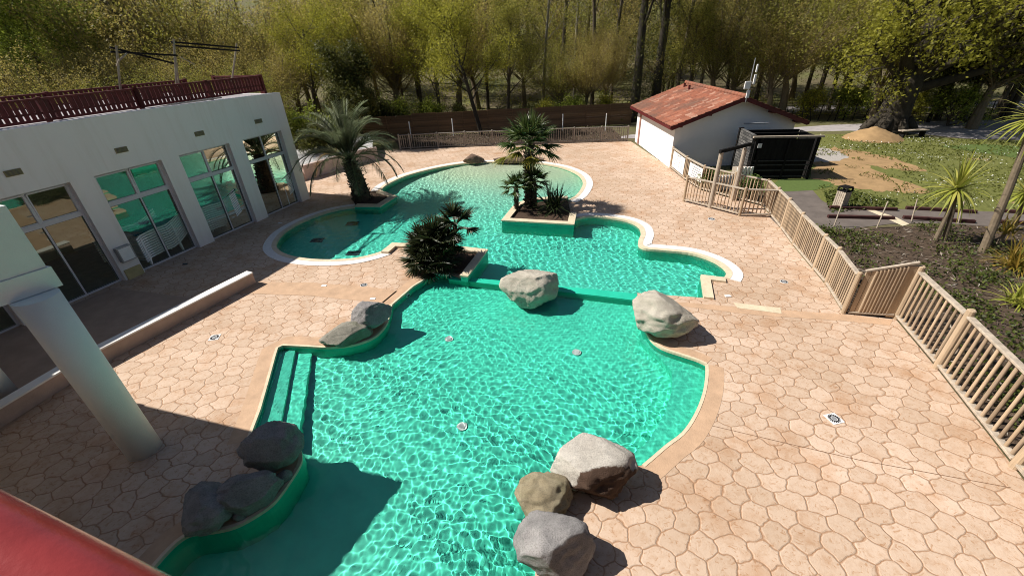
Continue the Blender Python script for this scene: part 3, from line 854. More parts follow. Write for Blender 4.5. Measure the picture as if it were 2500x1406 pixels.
RK_PALE = rock_material('pale_granite', (.40, .36, .29), (.58, .54, .46))
RK_GREY = rock_material('grey_granite', (.20, .19, .19), (.40, .38, .37))
RK_TAN = rock_material('tan_granite', (.26, .21, .13), (.38, .33, .23), moss=(.24, .21, .10))
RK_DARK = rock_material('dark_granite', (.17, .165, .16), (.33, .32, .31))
RK_MOSS = rock_material('mossy_granite', (.20, .19, .16), (.34, .32, .27), moss=(.09, .11, .05))
RK_WHITE = rock_material('white_granite_brown_face', (.44, .40, .35), (.64, .60, .54), patch=((.35, -.85, -.05), .40, (.085, .052, .036)))
RK_BROWN = rock_material('brown_schist', (.13, .085, .06), (.24, .17, .13))


def boulder(label, c, dim, seed, m, cuts=5, rz=0.0, tilt=(0, 0), sharp=1.0, sub=5, group=None, zb=-.06):
    bm = bmesh.new(); bmesh.ops.create_icosphere(bm, subdivisions=sub, radius=1.0)
    g = random.Random(seed); off = Vector((g.uniform(-50, 50), g.uniform(-50, 50), g.uniform(-50, 50)))
    planes = []
    for k in range(cuts):
        n = Vector((g.uniform(-1, 1), g.uniform(-1, 1), g.uniform(-.5, 1))).normalized(); planes.append((n, g.uniform(.58, .84)))
    for v in bm.verts:
        p = v.co.copy()
        d = 1 + .20 * noise.noise(p * 1.1 + off) + .12 * noise.noise(p * 2.6 + off) + .045 * noise.noise(p * 6 + off) + .02 * noise.noise(p * 16 + off)
        p *= d
        for n, h in planes:
            e = p.dot(n) - h
            if e > 0: p -= n * e * (.97 * sharp)
        p += n * .0
        p += v.co * (.030 * noise.ridged_multi_fractal(p * 2.2 + off, 1.0, 2.1, 4, 1.0, 2.0) - .03 + .020 * noise.noise(p * 9 + off) + .012 * noise.noise(p * 22 + off))
        v.co = Vector((p.x * dim[0] / 2, p.y * dim[1] / 2, p.z * dim[2] / 2))
    bmesh.ops.rotate(bm, verts=bm.verts, cent=(0, 0, 0), matrix=Matrix.Rotation(tilt[0], 3, 'X') @ Matrix.Rotation(tilt[1], 3, 'Y'))
    z = min(v.co.z for v in bm.verts)
    for v in bm.verts: v.co.z -= z
    me = bpy.data.meshes.new('boulder'); bm.to_mesh(me); bm.free(); me.materials.append(m); me.shade_smooth()
    o = bpy.data.objects.new('boulder', me); COL.objects.link(o); o.location = (c[0], c[1], zb); o.rotation_euler = (0, 0, rz)
    o.cycles.is_caustics_receiver = True
    return tag(o, label, 'boulder', group or 'boulders round the pools')


def bl(label, px, py, dim, seed, m, **kw):
    c = G(px, py); c.y += dim[1] * .42; return boulder(label, c, dim, seed, m, **kw)


bl('pale rounded boulder sitting on the weir between the two pools', 1297, 746, (1.56, 1.3, 1.3), 11, RK_PALE, cuts=4, tilt=(.0, .1), zb=-.34)
bl('large pale egg shaped boulder on the deck corner right of the weir', 1626, 838, (1.72, 1.45, 1.0), 5, RK_PALE, cuts=3, rz=-.3)
bl('white boulder with a broad brown stained face by the lower pool', 1444, 1232, (1.44, 1.12, .82), 23, RK_WHITE, cuts=6, rz=-.25)
bl('smaller rounded tan boulder squeezed between the white and the grey boulder', 1332, 1280, (.90, .78, .58), 8, RK_TAN, cuts=1)
bl('large angular grey boulder at the bottom edge, below the tan one', 1362, 1448, (1.10, 1.10, .76), 37, RK_GREY, cuts=8, rz=.35)
bl('dark angular boulder in the shade beside the pool steps', 654, 1176, (1.02, .98, .84), 42, RK_DARK, cuts=6)
bl('long dark rounded boulder in the shade, middle of three', 598, 1262, (.98, .62, .58), 14, RK_DARK, cuts=3, rz=.2)
bl('dark boulder in the shade nearest the red handrail', 484, 1310, (.92, .84, .56), 61, RK_DARK, cuts=4, rz=-.2)
bl('small dark stone wedged beside the angular shaded boulder', 688, 1182, (.3, .26, .24), 3, RK_DARK, sub=3)
bl('small dark stone lying between the two rounded shaded boulders', 577, 1274, (.27, .22, .2), 4, RK_DARK, sub=3)
bl('upper tilted grey boulder of the pair at the left pool edge', 903, 818, (1.16, .8, .74), 72, RK_GREY, cuts=8, rz=.4, tilt=(.2, -.25), zb=.04)
bl('lower flat mossy boulder of the pair at the left pool edge', 842, 848, (1.34, .74, .52), 33, RK_MOSS, cuts=7, rz=.25)
bl('flat brown rock on the far rim of the beach pool', 1154, 401, (1.5, .9, .55), 9, RK_BROWN, cuts=5)
bl('long low brown rock behind the tall fan palm', 1262, 399, (3.4, .9, .42), 17, RK_BROWN, cuts=6)
# ------------------------------------------------------------------ ground outside the deck
def ground_material():
    m, nt, b = nodes('woodland_ground')
    tc = N(nt, 'ShaderNodeTexCoord')
    n1 = N(nt, 'ShaderNodeTexNoise', Scale=.25, Detail=6.0); nt.links.new(tc.outputs['Object'], n1.inputs[0])
    n2 = N(nt, 'ShaderNodeTexNoise', Scale=6.0, Detail=7.0, Roughness=.75); nt.links.new(tc.outputs['Object'], n2.inputs[0])
    a = ramp(nt, n1.outputs[0], [(.35, (.12, .125, .035)), (.6, (.12, .095, .05))])
    c = mix(nt, .8, a, ramp(nt, n2.outputs[0], [(.3, (.45, .45, .45)), (.7, (1.3, 1.3, 1.2))]), 'MULTIPLY')
    nt.links.new(c, b.inputs['Base Color']); b.inputs['Roughness'].default_value = .95
    bp = N(nt, 'ShaderNodeBump', Strength=.6, Distance=.05); nt.links.new(n2.outputs[0], bp.inputs['Height']); nt.links.new(bp.outputs[0], b.inputs['Normal'])
    return m


def lawn_material():
    """lawn wearing through to sandy earth in blotches"""
    m, nt, b = nodes('worn_lawn')
    tc = N(nt, 'ShaderNodeTexCoord')
    n1 = N(nt, 'ShaderNodeTexNoise', Scale=.45, Detail=7.0, Roughness=.7); nt.links.new(tc.outputs['Object'], n1.inputs[0])
    n2 = N(nt, 'ShaderNodeTexNoise', Scale=9.0, Detail=6.0, Roughness=.7); nt.links.new(tc.outputs['Object'], n2.inputs[0])
    gcol = ramp(nt, n2.outputs[0], [(.3, (.085, .095, .016)), (.7, (.155, .16, .034))])
    ecol = ramp(nt, n2.outputs[0], [(.3, (.26, .18, .085)), (.7, (.36, .26, .135))])
    c = mix(nt, ramp(nt, n1.outputs[0], [(.62, (0, 0, 0)), (.67, (1, 1, 1))]), gcol, ecol)
    nt.links.new(c, b.inputs['Base Color']); b.inputs['Roughness'].default_value = .95
    bp = N(nt, 'ShaderNodeBump', Strength=.7, Distance=.04); nt.links.new(n2.outputs[0], bp.inputs['Height']); nt.links.new(bp.outputs[0], b.inputs['Normal'])
    return m


M_GROUND = ground_material(); M_LAWN = lawn_material()
M_DIRT = mat('sandy_dirt', (.32, .205, .10), .95, .22, 1.5, .5, 18)
M_GRAVEL = mat('grey_gravel', (.36, .33, .30), .95, .25, 14, .5, 60)
M_ROAD = mat('pale_asphalt_road', (.34, .31, .31), .9, .2, 1.6, .3, 50)
M_PATH = mat('brown_grey_asphalt_path', (.135, .112, .098), .9, .22, 1.8, .3, 60)
M_TURF = mat('synthetic_turf', (.085, .125, .03), .9, .12, 6, .3, 90)
M_MULCH = mat('mulch_bed', (.045, .030, .019), .95, .5, 7, .8, 24, col2=(.078, .053, .035))
M_POLE = mat('round_fence_wood', (.40, .29, .185), .8, .25, 5, .3, 50, stretch=(1, 1, .12), col2=(.46, .35, .24), island=.28)
M_RAILW = mat('bleached_fence_rail', (.46, .385, .30), .8, .3, 9, .3, 50, island=.15)
M_BOARD = mat('brown_fence_board', (.20, .118, .062), .85, .25, 1.2, .3, 20, stretch=(.25, .25, 9), island=.3)
M_SLATD = mat('grey_brown_fence_wood', (.40, .33, .26), .85, .25, 6, .3, 50, stretch=(1, 1, .15), island=.25)

M_SLATG = mat('grey_weathered_fence', (.27, .235, .20), .85, .25, 6, .3, 50, stretch=(1, 1, .15), island=.25)


def sheet(name, pts, z, m, jit=0.0, sm=0, kind='structure'):
    P = smooth_line(pts, sm, closed=True) if sm else pts
    if jit: P = [(x + jit * noise.noise(Vector((x * 3, y * 3, 7))), y + jit * noise.noise(Vector((x * 3, y * 3, 19)))) for x, y in P]
    mb = MB(); mb.prism(P, 0, z, walls=False); return tag(mb.build(name, m), kind=kind)


# one big ground sheet with the deck cut out; it rises to a wooded bank far behind
def gz(x, y):
    """height of the terrain"""
    t = max(0.0, y - 46 - .0012 * x * x * 0) / 40
    return -.012 + 9.5 * min(1.6, t) ** 1.3
mb = MB(); mb.prism([(-160, -30), (160, -30), (160, 44), (-160, 44)], -.3, -.012, [deck_poly], walls=False)
tag(mb.build('ground', M_GROUND), kind='structure')
mb = MB()
xs = np.linspace(-160, 160, 41); ys = np.linspace(44, 150, 40)
V = [(x, y, gz(x, y) + (.25 * noise.noise(Vector((x * .15, y * .15, 3))) if y > 46 else 0)) for y in ys for x in xs]
mb.add(V, [(r_ * 41 + c, r_ * 41 + c + 1, r_ * 41 + c + 42, r_ * 41 + c + 41) for r_ in range(39) for c in range(40)])
tag(mb.build('wooded_hill', M_GROUND, smooth=True), kind='structure')

HX = 15.4
lawn = [(9.6, 20.2), (11.5, 19.6), (13.4, 17.6), (13.9, 16.7), (20.4, 14.9), (60, 8), (60, 22), (36, 25.5), (30.5, 27.0), (24.0, 30.3), (16, 31.5), (HX, 24)]
sheet('lawn', lawn, -.006, M_LAWN, sm=0)
sheet('road', [(9.5, 31.6), (16, 31.9), (22.9, 31.5), (27, 30.2), (31.5, 26.6), (38, 24.5), (60, 20), (60, 29), (44, 31.5), (36, 33.2), (30, 33.6), (22, 33.4), (9.5, 33.0)], -.001, M_ROAD, jit=.5, sm=3)
sheet('lane', [(9, 39.5), (25, 39.8), (40, 38.5), (70, 34), (70, 37.5), (40, 42), (25, 43.2), (9, 43)], -.004, M_ROAD, jit=.4, sm=3)
sheet('dirt_track', L2([(1975, 455), (1985, 405), (2010, 385), (2080, 392), (2140, 418), (2200, 440), (2262, 462), (2262, 470), (2180, 470), (2120, 464), (2060, 458), (2025, 446)]), -.002, M_DIRT, jit=.35, sm=4)
sheet('dirt_patch', L2([(2005, 372), (2040, 360), (2110, 372), (2175, 385), (2245, 408), (2262, 416), (2200, 416), (2120, 404), (2060, 392), (2010, 388)]), -.0025, M_DIRT, jit=.55, sm=4)
sheet('gravel_patch', L2([(1985, 392), (1995, 362), (2030, 366), (2060, 376), (2065, 388), (2020, 395)]), .001, M_GRAVEL, jit=.4, sm=4)
sheet('turf_mat', L2([(1860, 470), (1905, 437), (1980, 436), (2028, 445), (2035, 455), (1985, 465), (1920, 468)]), .004, M_TURF)
sheet('turf_green', L2([(2290, 357), (2400, 352), (2520, 360), (2560, 372), (2480, 386), (2400, 374)]), .004, M_TURF)
sheet('footpath', L2([(1880, 532), (1868, 500), (1890, 470), (1920, 463), (1985, 462), (2008, 490), (2035, 507), (2150, 511), (2300, 512), (2480, 520), (2700, 540), (2700, 575), (2480, 556), (2300, 545), (2180, 548), (2060, 560), (2005, 553), (1940, 590)]), .002, M_PATH, jit=.12)
sheet('paved_strip', L2([(2108, 512), (2126, 511), (2185, 530), (2222, 548), (2205, 552), (2160, 532)]), .007, M_CREAM, jit=.08)
sheet('planting_bed', [g2(1908, 563), g2(1960, 575), g2(2010, 553), g2(2120, 556), g2(2300, 548), g2(2480, 552), (30, 14.6), (30, -2), (8, -3)] + [(p[0] + .05, p[1]) for p in FENCE_NEAR[::-1]] + [(p[0] + .05, p[1]) for p in FENCE_MID[::-1][:-1]], -.004, M_MULCH)
sheet('dry_border', [(p[0], p[1] + .06) for p in FENCE_FAR] + [(8.6, 36.6), (-9, 35.3)], -.003, M_MULCH)

# ------------------------------------------------------------------ fences of round poles
def post_fence(label, posts, h, base=.08, nslat=9, post_h=.06, pr=.055, sr=.024, rail_w=.11, mats=None, group=None, name='pole_fence', skip_posts=(), slat_gap=None, flat=False):
    pm, rm = mats or (M_POLE, M_RAILW)
    root = tag(empty(name, (*posts[0], 0)), label, 'fence', group)
    for i, p in enumerate(posts):
        if i in skip_posts: continue
        q = MB(); q.tube([(*p, -.05), (*p, h + post_h - .02), (*p, h + post_h)], [pr, pr, pr * .7], 12); part(q, 'post', pm, root, smooth=False)
    for a, b in zip(posts, posts[1:]):
        a = Vector((*a, 0)); b = Vector((*b, 0)); t = (b - a).normalized(); L = (b - a).length
        z = Vector((0, 0, 1))
        q = MB(); q.beam(a + t * pr * .8 + z * (h - .03), b - t * pr * .8 + z * (h - .03), rail_w, .05); part(q, 'top_rail', rm, root, bevel=.01)
        q = MB(); q.beam(a + t * pr * .8 + z * (base + .02), b - t * pr * .8 + z * (base + .02), rail_w, .05); part(q, 'bottom_rail', rm, root, bevel=.01)
        n = nslat if not slat_gap else max(2, round(L / slat_gap)); q = MB()
        for k in range(n):
            c = a + t * (pr + (L - 2 * pr) * (k + .5) / n)
            q.tube([c + z * (base + .046), c + z * (h - .056)], sr * rnd.uniform(.92, 1.08), 7, cap=False)
        part(q, 'slat_panel', pm, root, smooth=True)
    return root


post_fence('pale pole fence running along the deck beside the planting bed', FENCE_MID, 1.16, slat_gap=.125)
post_fence('tall pale pole fence nearest the camera, with the thickest posts', FENCE_NEAR, 1.40, base=.1, slat_gap=.19, pr=.075, sr=.032, rail_w=.13, post_h=.12)
post_fence('curved pole fence with the high wooden frame post, round the footbath corner', FENCE_PEN, 1.12, slat_gap=.16, skip_posts=(1,))
post_fence('pole fence carrying two white notice boards beside the white hut', FENCE_SIGN, 1.12, slat_gap=.15)
post_fence('long grey pole fence across the far end of the deck', FENCE_FAR, 1.0, slat_gap=.17, mats=(M_SLATG, M_SLATG), pr=.06, sr=.022)
q_ = L2([(1861, 503), (1884, 530)])
post_fence('short pole gate closing the footbath corner', q_, 1.12, slat_gap=.14, name='pole_gate')['category'] = 'gate'
# the slanting gate panel
ga, gb = Vector((*g2(2068, 765), 0)), Vector((*g2(2186, 778), 0)); t = (gb - ga).normalized(); L = (gb - ga).length; z = Vector((0, 0, 1))
gr = tag(empty('pole_gate', ga), 'thick pole gate panel set at an angle between the two deck fences', 'gate')
h0, h1 = 1.26, 1.60
q = MB(); q.beam(ga + z * h0, gb - t * .08 + z * h1, .07, .06); part(q, 'top_rail', M_RAILW, gr, bevel=.01)
q = MB(); q.beam(ga + z * .05, gb - t * .08 + z * .12, .09, .05); part(q, 'bottom_rail', M_RAILW, gr, bevel=.01)
q = MB()
for k in range(9):
    s = .2 + (L - .42) * (k + .5) / 9; c = ga + t * s; q.tube([c + z * (.08 + .07 * s / L), c + z * (h0 + (h1 - h0) * s / L - .03)], .045, 9, cap=False)
part(q, 'slat_panel', M_POLE, gr, smooth=True)
for s, w_ in ((.02, .1), (.13, .07), (L - .24, .16)):
    q = MB(); c = ga + t * (s + w_ / 2); q.beam(c + z * .04, c + z * (h0 + (h1 - h0) * s / L - .02), w_, .045, up=(t.y, -t.x, 0)); part(q, 'board', M_POLE, gr)
# high frame: two leaning posts and a crossbar
fr = tag(empty('shower_frame', G(1733, 508)), 'tall wooden frame of two thick posts and a dark crossbar over the footbath', 'frame')
pA, pB = G(1733, 508), G(1789, 489)
for p, hh in ((pA, 2.32), (pB, 2.25)):
    q = MB(); q.tube([(p.x, p.y, 0), (p.x, p.y, hh)], [.095, .085], 12); part(q, 'post', M_SLATD, fr, smooth=False)
q = MB(); d = (pB - pA).normalized(); q.beam(Vector((pA.x, pA.y, 2.36)) - d * .12, Vector((pB.x, pB.y, 2.36)) + d * .35, .10, .13); part(q, 'crossbar', M_BLACK, fr)
# notice boards
M_SIGN = mat('white_board', (.78, .77, .75), .5, .04); M_INK = mat('grey_print', (.12, .12, .13), .6, .1)
for (a, b, s0, s1, z0, z1, lab, kind) in ((0, 1, .18, 1.0, .22, 1.03, 'larger white notice board with faint columns of text, next to the hut corner', 0), (1, 2, .30, 1.02, .36, 1.0, 'smaller white notice board with five lines of text on the pole fence', 1)):
    A = Vector((*FENCE_SIGN[a], 0)); B = Vector((*FENCE_SIGN[b], 0)); t = (B - A).normalized(); n = Vector((t.y, -t.x, 0)); L = (B - A).length
    if n.x > 0: n = -n
    Mx = Matrix((t, n, z)).transposed()
    c = A + t * ((s0 + s1) / 2 * L) + n * .085 + z * ((z0 + z1) / 2)
    sg = tag(empty('notice_board', (c.x, c.y, z0)), lab, 'sign', 'notice boards on the pole fence')
    q = MB(); q.box(c, ((s1 - s0) * L, .02, z1 - z0), Mx); part(q, 'board', M_SIGN, sg)
    q = MB(); W_ = (s1 - s0) * L
    g = random.Random(5)
    if kind:
        for k in range(5):
            zz = z1 - .10 - k * .105; wd = W_ * g.uniform(.4, .8); q.box(c + t * (g.uniform(-.1, .1) * W_) + n * .0125 + z * (zz - (z0 + z1) / 2), (wd, .004, .022), Mx)
    else:
        for k in range(4):
            for r_ in range(5):
                q.box(c + t * ((k - 1.5) * .19 * W_) + n * .0125 + z * (.26 - .11 * r_), (.10 * W_, .004, .012), Mx)
        q.box(c + n * .0125 + z * .34, (.3 * W_, .004, .03), Mx)
    part(q, 'print', M_INK, sg)

# ------------------------------------------------------------------ brown board fence and its white posts, far side
pv = tag(empty('board_fence', (0, 37, 0)), 'high brown horizontal board fence behind the far pole fence', 'fence')
def bf(x): return 35.6 + (x + 9.1) * .075
xs_ = [-11.5, -9.4, -7.4, -5.4, -3.4, -1.4, .6, 2.6, 4.6, 6.6, 8.6, 10.4]
for a, b in zip(xs_, xs_[1:]):
    hh = 1.55 if a < -9 else 1.62 + .02 * (int(a * 5) % 3)
    q = MB()
    for k in range(11): q.box(((a + b) / 2, bf((a + b) / 2) + .004 * (k % 2), .06 + (k + .5) * hh / 11), (b - a - .06, .03, hh / 11 - .008), Matrix.Rotation(math.atan(.075), 3, 'Z'))
    part(q, 'board_panel', M_BOARD, pv)
for a in xs_:
    q = MB(); q.box((a, bf(a) - .01, .82), (.06, .08, 1.66)); part(q, 'post', M_BOARD, pv)
for px, lab in ((1002, 'slim white post before the brown board fence, leftmost'), (1106, 'slim white post before the brown board fence, beside the leaning tree trunk'), (1372, 'slim white post before the brown board fence, right of the fan palm'), (1476, 'slim white post before the brown board fence, nearest the hut')):
    p = at(px, 300, 36.0 if px < 1300 else 36.2); q = MB(); q.tube([(p.x, p.y - .5, 0), (p.x, p.y - .5, 1.25), (p.x, p.y - .5, 1.3)], [.04, .04, .02], 8)
    r_ = tag(empty('marker_post', (p.x, p.y - .5, 0)), lab, 'post', 'slim white posts'); part(q, 'post_shaft', M_SIGN, r_)

# ------------------------------------------------------------------ white hut with the tiled roof
def tile_material():
    m, nt, b = nodes('clay_roof_tiles')
    tc = N(nt, 'ShaderNodeTexCoord'); mp = N(nt, 'ShaderNodeMapping'); nt.links.new(tc.outputs['UV'], mp.inputs[0])
    br = N(nt, 'ShaderNodeTexBrick', Scale=1.0); br.offset = .5
    br.inputs['Brick Width'].default_value = .26; br.inputs['Row Height'].default_value = .36; br.inputs['Mortar Size'].default_value = .012
    br.inputs['Color1'].default_value = (0, 0, 0, 1); br.inputs['Color2'].default_value = (1, 1, 1, 1); br.inputs['Mortar'].default_value = (.5, .5, .5, 1); br.inputs['Bias'].default_value = 0
    nt.links.new(mp.outputs[0], br.inputs[0])
    c = ramp(nt, br.outputs['Color'], [(0, (.22, .072, .040)), (.45, (.29, .098, .052)), (.8, (.34, .13, .075)), (.95, (.42, .23, .16))])
    n1 = N(nt, 'ShaderNodeTexNoise', Scale=.55, Detail=6.0, Roughness=.7); nt.links.new(tc.outputs['Object'], n1.inputs[0])
    n2 = N(nt, 'ShaderNodeTexNoise', Scale=9.0, Detail=5.0); nt.links.new(tc.outputs['Object'], n2.inputs[0])
    c = mix(nt, ramp(nt, n1.outputs[0], [(.44, (0, 0, 0)), (.64, (.8, .8, .8))]), c, (.13, .072, .05))
    c = mix(nt, .5, c, ramp(nt, n2.outputs[0], [(.3, (.7, .7, .7)), (.7, (1.2, 1.2, 1.2))]), 'MULTIPLY')
    nt.links.new(c, b.inputs['Base Color']); b.inputs['Roughness'].default_value = .85
    return m


M_TILE = tile_material(); M_HUTW = mat('hut_white_render', (.82, .81, .80), .85, .04, 1.1, .25, 60)
hut = tag(empty('white_hut', (*HUT[0], 0)), 'white rendered hut with a low clay tiled gable roof and burgundy eaves', 'hut')
X0, X1, Y0, Y1 = 9.05, 15.45, 23.54, 30.63; XR = 12.25; EZ, RZ2 = 2.36, 3.52
mb = MB()
gx = [(X0, 0), (X1, 0), (X1, EZ), (XR, RZ2 - .02), (X0, EZ)]
n = len(gx)
v = [(x - (.33 if False else 0), Y0, zz) for x, zz in gx] + [(x - (.3 if x == X0 else 0) * 0, Y1, zz) for x, zz in gx]
mb.add(v, [tuple(range(n)), tuple(range(2 * n - 1, n - 1, -1))] + [(i, n + i, n + (i + 1) % n, (i + 1) % n) for i in range(n) if i != 0])
part(mb, 'wall', M_HUTW, hut)
ov, og = .42, .48
sl = (RZ2 - EZ) / (XR - X0)
def roof_side(xe, xr):
    """pantile slope: rows of half-round tiles, UV in metres"""
    s_ = 1 if xr > xe else -1
    run = abs(xr - xe); Lr = math.hypot(run, run * sl); ny = int((Y1 - Y0 + 2 * og) / .065); nr = 11
    ys = np.linspace(Y0 - og, Y1 + og, ny)
    me_v = []; uv = []
    for r_ in range(nr):
        for e in (0, 1):
            u = (r_ + e) / nr
            for j, y in enumerate(ys):
                zc = .022 * math.cos(2 * math.pi * (y - Y0) / .26)
                lift = .05 + (.030 if e == 0 else .0)
                me_v.append((xe + s_ * run * u, y, EZ - ov * sl * 1.0 + (run * u) * sl + lift + zc)); uv.append((y, u * Lr))
    f = []
    for r_ in range(nr):
        for j in range(ny - 1):
            a = (2 * r_) * ny + j; q = (a, a + 1, a + ny + 1, a + ny); f.append(q if s_ < 0 else q[::-1])
        if r_ < nr - 1:
            for j in range(ny - 1):
                a = (2 * r_ + 1) * ny + j; q = (a, a + 1, a + ny + 1, a + ny); f.append(q if s_ < 0 else q[::-1])
    me = bpy.data.meshes.new('roof'); off = np.array(hut.location)
    me.from_pydata((np.array(me_v) - off).tolist(), [], f); me.materials.append(M_TILE)
    ul = me.uv_layers.new(name='UVMap'); li = np.zeros(len(me.loops), np.int32); me.loops.foreach_get('vertex_index', li)
    ul.data.foreach_set('uv', np.array(uv)[li].astype(np.float32).ravel()); me.update()
    o = bpy.data.objects.new('roof', me); COL.objects.link(o); o.parent = hut; return o


ro = roof_side(X0 - ov, XR); roof_side(X1 + ov, XR)
q = MB()
for k in range(22):
    y0_ = Y0 - og + k * .37; q.tube([(XR, y0_, RZ2 + .07), (XR, y0_ + .40, RZ2 + .085)], [.12, .105], 10)
q.v = [np.concatenate(q.v) - np.array(hut.location)]; q.build('ridge_tiles', M_TILE, ro, smooth=True)
for x_, y_ in ((XR - .45, Y1 - .4), (XR - .6, Y1 - 1.6)):
    q = MB(); q.tube([(x_, y_, 3.3), (x_, y_, 3.62), (x_, y_, 3.63)], [.07, .07, .11], 10); q.v = [np.concatenate(q.v) - np.array(hut.location)]; q.build('vent_pipe', M_BURG, ro)
for xe, sgn in ((X0 - ov, 1), (X1 + ov, -1)):
    q = MB(); ez = EZ - ov * sl; q.beam((xe, Y0 - og, ez - .02), (xe, Y1 + og, ez - .02), .05, .14); part(q, 'eave_board', M_BURG, hut)
    for y in (Y0 - og + .03, Y1 + og - .03):
        q = MB(); q.beam((xe + sgn * .03, y, ez - .045), (XR, y, RZ2 - .045), .05, .19); part(q, 'barge_board', M_BURG, hut)
    q = MB(); zs = .02
    q.add([(xe, Y0 - og, ez + zs), (XR, Y0 - og, RZ2 + zs), (XR, Y1 + og, RZ2 + zs), (xe, Y1 + og, ez + zs)], [(0, 1, 2, 3)]); part(q, 'soffit', M_BURG, hut)
for x_ in (X0 + .12, X0 + 1.55, XR, X1 - 1.55, X1 - .12):
    zz = min(EZ + (x_ - X0) * sl, EZ + (X1 - x_) * sl) - .11
    q = MB(); q.box((x_, Y0 - og / 2, zz), (.16, og - .02, .18)); part(q, 'rafter_end', M_BURG, hut)
q = MB(); q.box((X0 - .03, Y1 - .85, 1.1), (.06, .22, 2.2)); part(q, 'downpipe_board', mat('pink_pilaster', (.36, .19, .15), .8, .1), hut)
an = tag(empty('antenna_mast', (XR, Y0 - og, 3.4)), 'grey pole mast with white flat aerial panels on the hut gable', 'antenna')
bx_ = XR; by_ = Y0 - og - .02
q = MB(); q.tube([(bx_, by_, 3.3), (bx_, by_, 5.3)], .022, 8); part(q, 'pole', M_GREY, an)
for (dx, zz, w_, h_, nm) in ((-.02, 3.70, .15, .34, 'panel'), (-.14, 4.12, .30, .34, 'panel'), (.15, 4.36, .10, .44, 'panel'), (.14, 4.86, .07, .34, 'panel')):
    q = MB(); q.box((bx_ + dx, by_ - .09, zz), (w_, .07, h_)); part(q, nm, M_SIGN, an, bevel=.01)

# ------------------------------------------------------------------ dark store beside the hut
M_RAILD = mat('dark_grey_rail', (.05, .048, .047), .8, .3, 8)
sh = tag(empty('storage_shed', G(1822, 438)), 'black stained slatted store with a dark stone end wall beside the hut', 'shed')
A, B = G(1822, 438), G(1973, 437); t = (B - A).normalized(); n = Vector((-t.y, t.x, 0)); W_ = (B - A).length
Mx = Matrix((t, n, z)).transposed()
def sbox(mb, s0, s1, d0, d1, z0, z1): return mb.box(A + t * ((s0 + s1) / 2) + n * ((d0 + d1) / 2) + z * ((z0 + z1) / 2), (s1 - s0, d1 - d0, z1 - z0), Mx)
q = MB(); sbox(q, .35, W_ - .25, .02, .06, .9, 1.92); part(q, 'front_panel', M_BLACK, sh)
q = MB(); sbox(q, .35, W_ - .25, .16, .2, 0, .89); part(q, 'back_panel', M_BLACK, sh)
for k, s in enumerate((.0, .22, W_ * .52, W_ - .12)):
    q = MB(); sbox(q, s, s + .09, -.05, .04, 0, 2.0); part(q, 'post', M_BLACK, sh)
for zz in (.12, .42, .68, .88):
    q = MB(); sbox(q, .1, W_ - .05, -.03, .005, zz, zz + .05); part(q, 'rail', M_RAILD, sh)
q = MB(); sbox(q, -.15, W_ + .1, -.08, .06, 2.0, 2.08); part(q, 'roof_rail', M_SLATD, sh)
for d_ in (.9, 1.7):
    q = MB(); sbox(q, -.05, W_ - .2, d_, d_ + .09, 1.96, 2.05); part(q, 'roof_rail', M_BLACK, sh)
q = MB(); sbox(q, W_ - .14, W_ - .06, .06, 1.8, 0, 2.0); part(q, 'side_panel', M_BLACK, sh)
q = MB(); sbox(q, .1, W_ - .2, 1.75, 1.8, 0, 1.95); part(q, 'back_wall', M_BLACK, sh)
def stone_cladding():
    m, nt, b = nodes('dark_stone_cladding')
    tc = N(nt, 'ShaderNodeTexCoord'); br = N(nt, 'ShaderNodeTexBrick', Scale=1.0)
    s3 = N(nt, 'ShaderNodeSeparateXYZ'); nt.links.new(tc.outputs['Object'], s3.inputs[0]); mp = N(nt, 'ShaderNodeCombineXYZ'); nt.links.new(s3.outputs[1], mp.inputs[0]); nt.links.new(s3.outputs[2], mp.inputs[1])
    br.inputs['Brick Width'].default_value = .34; br.inputs['Row Height'].default_value = .13; br.inputs['Mortar Size'].default_value = .014
    br.inputs['Color1'].default_value = (.03, .03, .03, 1); br.inputs['Color2'].default_value = (.16, .15, .14, 1); br.inputs['Mortar'].default_value = (.012, .012, .012, 1)
    nt.links.new(mp.outputs[0], br.inputs[0]); nt.links.new(br.outputs[0], b.inputs['Base Color']); b.inputs['Roughness'].default_value = .9
    n_ = N(nt, 'ShaderNodeTexNoise', Scale=14.0, Detail=5.0); nt.links.new(tc.outputs['Object'], n_.inputs[0])
    bp = N(nt, 'ShaderNodeBump', Strength=1.0, Distance=.05); nt.links.new(mix(nt, .5, br.outputs[0], n_.outputs[0]), bp.inputs['Height']); nt.links.new(bp.outputs[0], b.inputs['Normal'])
    return m
q = MB(); sbox(q, -.12, .02, .1, 1.75, 0, 2.12); part(q, 'stone_wall', stone_cladding(), sh)
q = MB(); sbox(q, -.16, .05, 1.76, 1.92, 0, 2.16); part(q, 'corner_post', M_BLACK, sh)
q = MB(); q.tube([A + t * .1 + n * 2.1 + z * 2.3, A + t * 1.3 + n * 2.1 + z * 2.32], .04, 10); part(q, 'flue_pipe', M_GREY, sh)
q = MB(); sbox(q, .12, .3, -.075, -.055, 1.55, 1.75); part(q, 'label_plate', M_SIGN, sh)
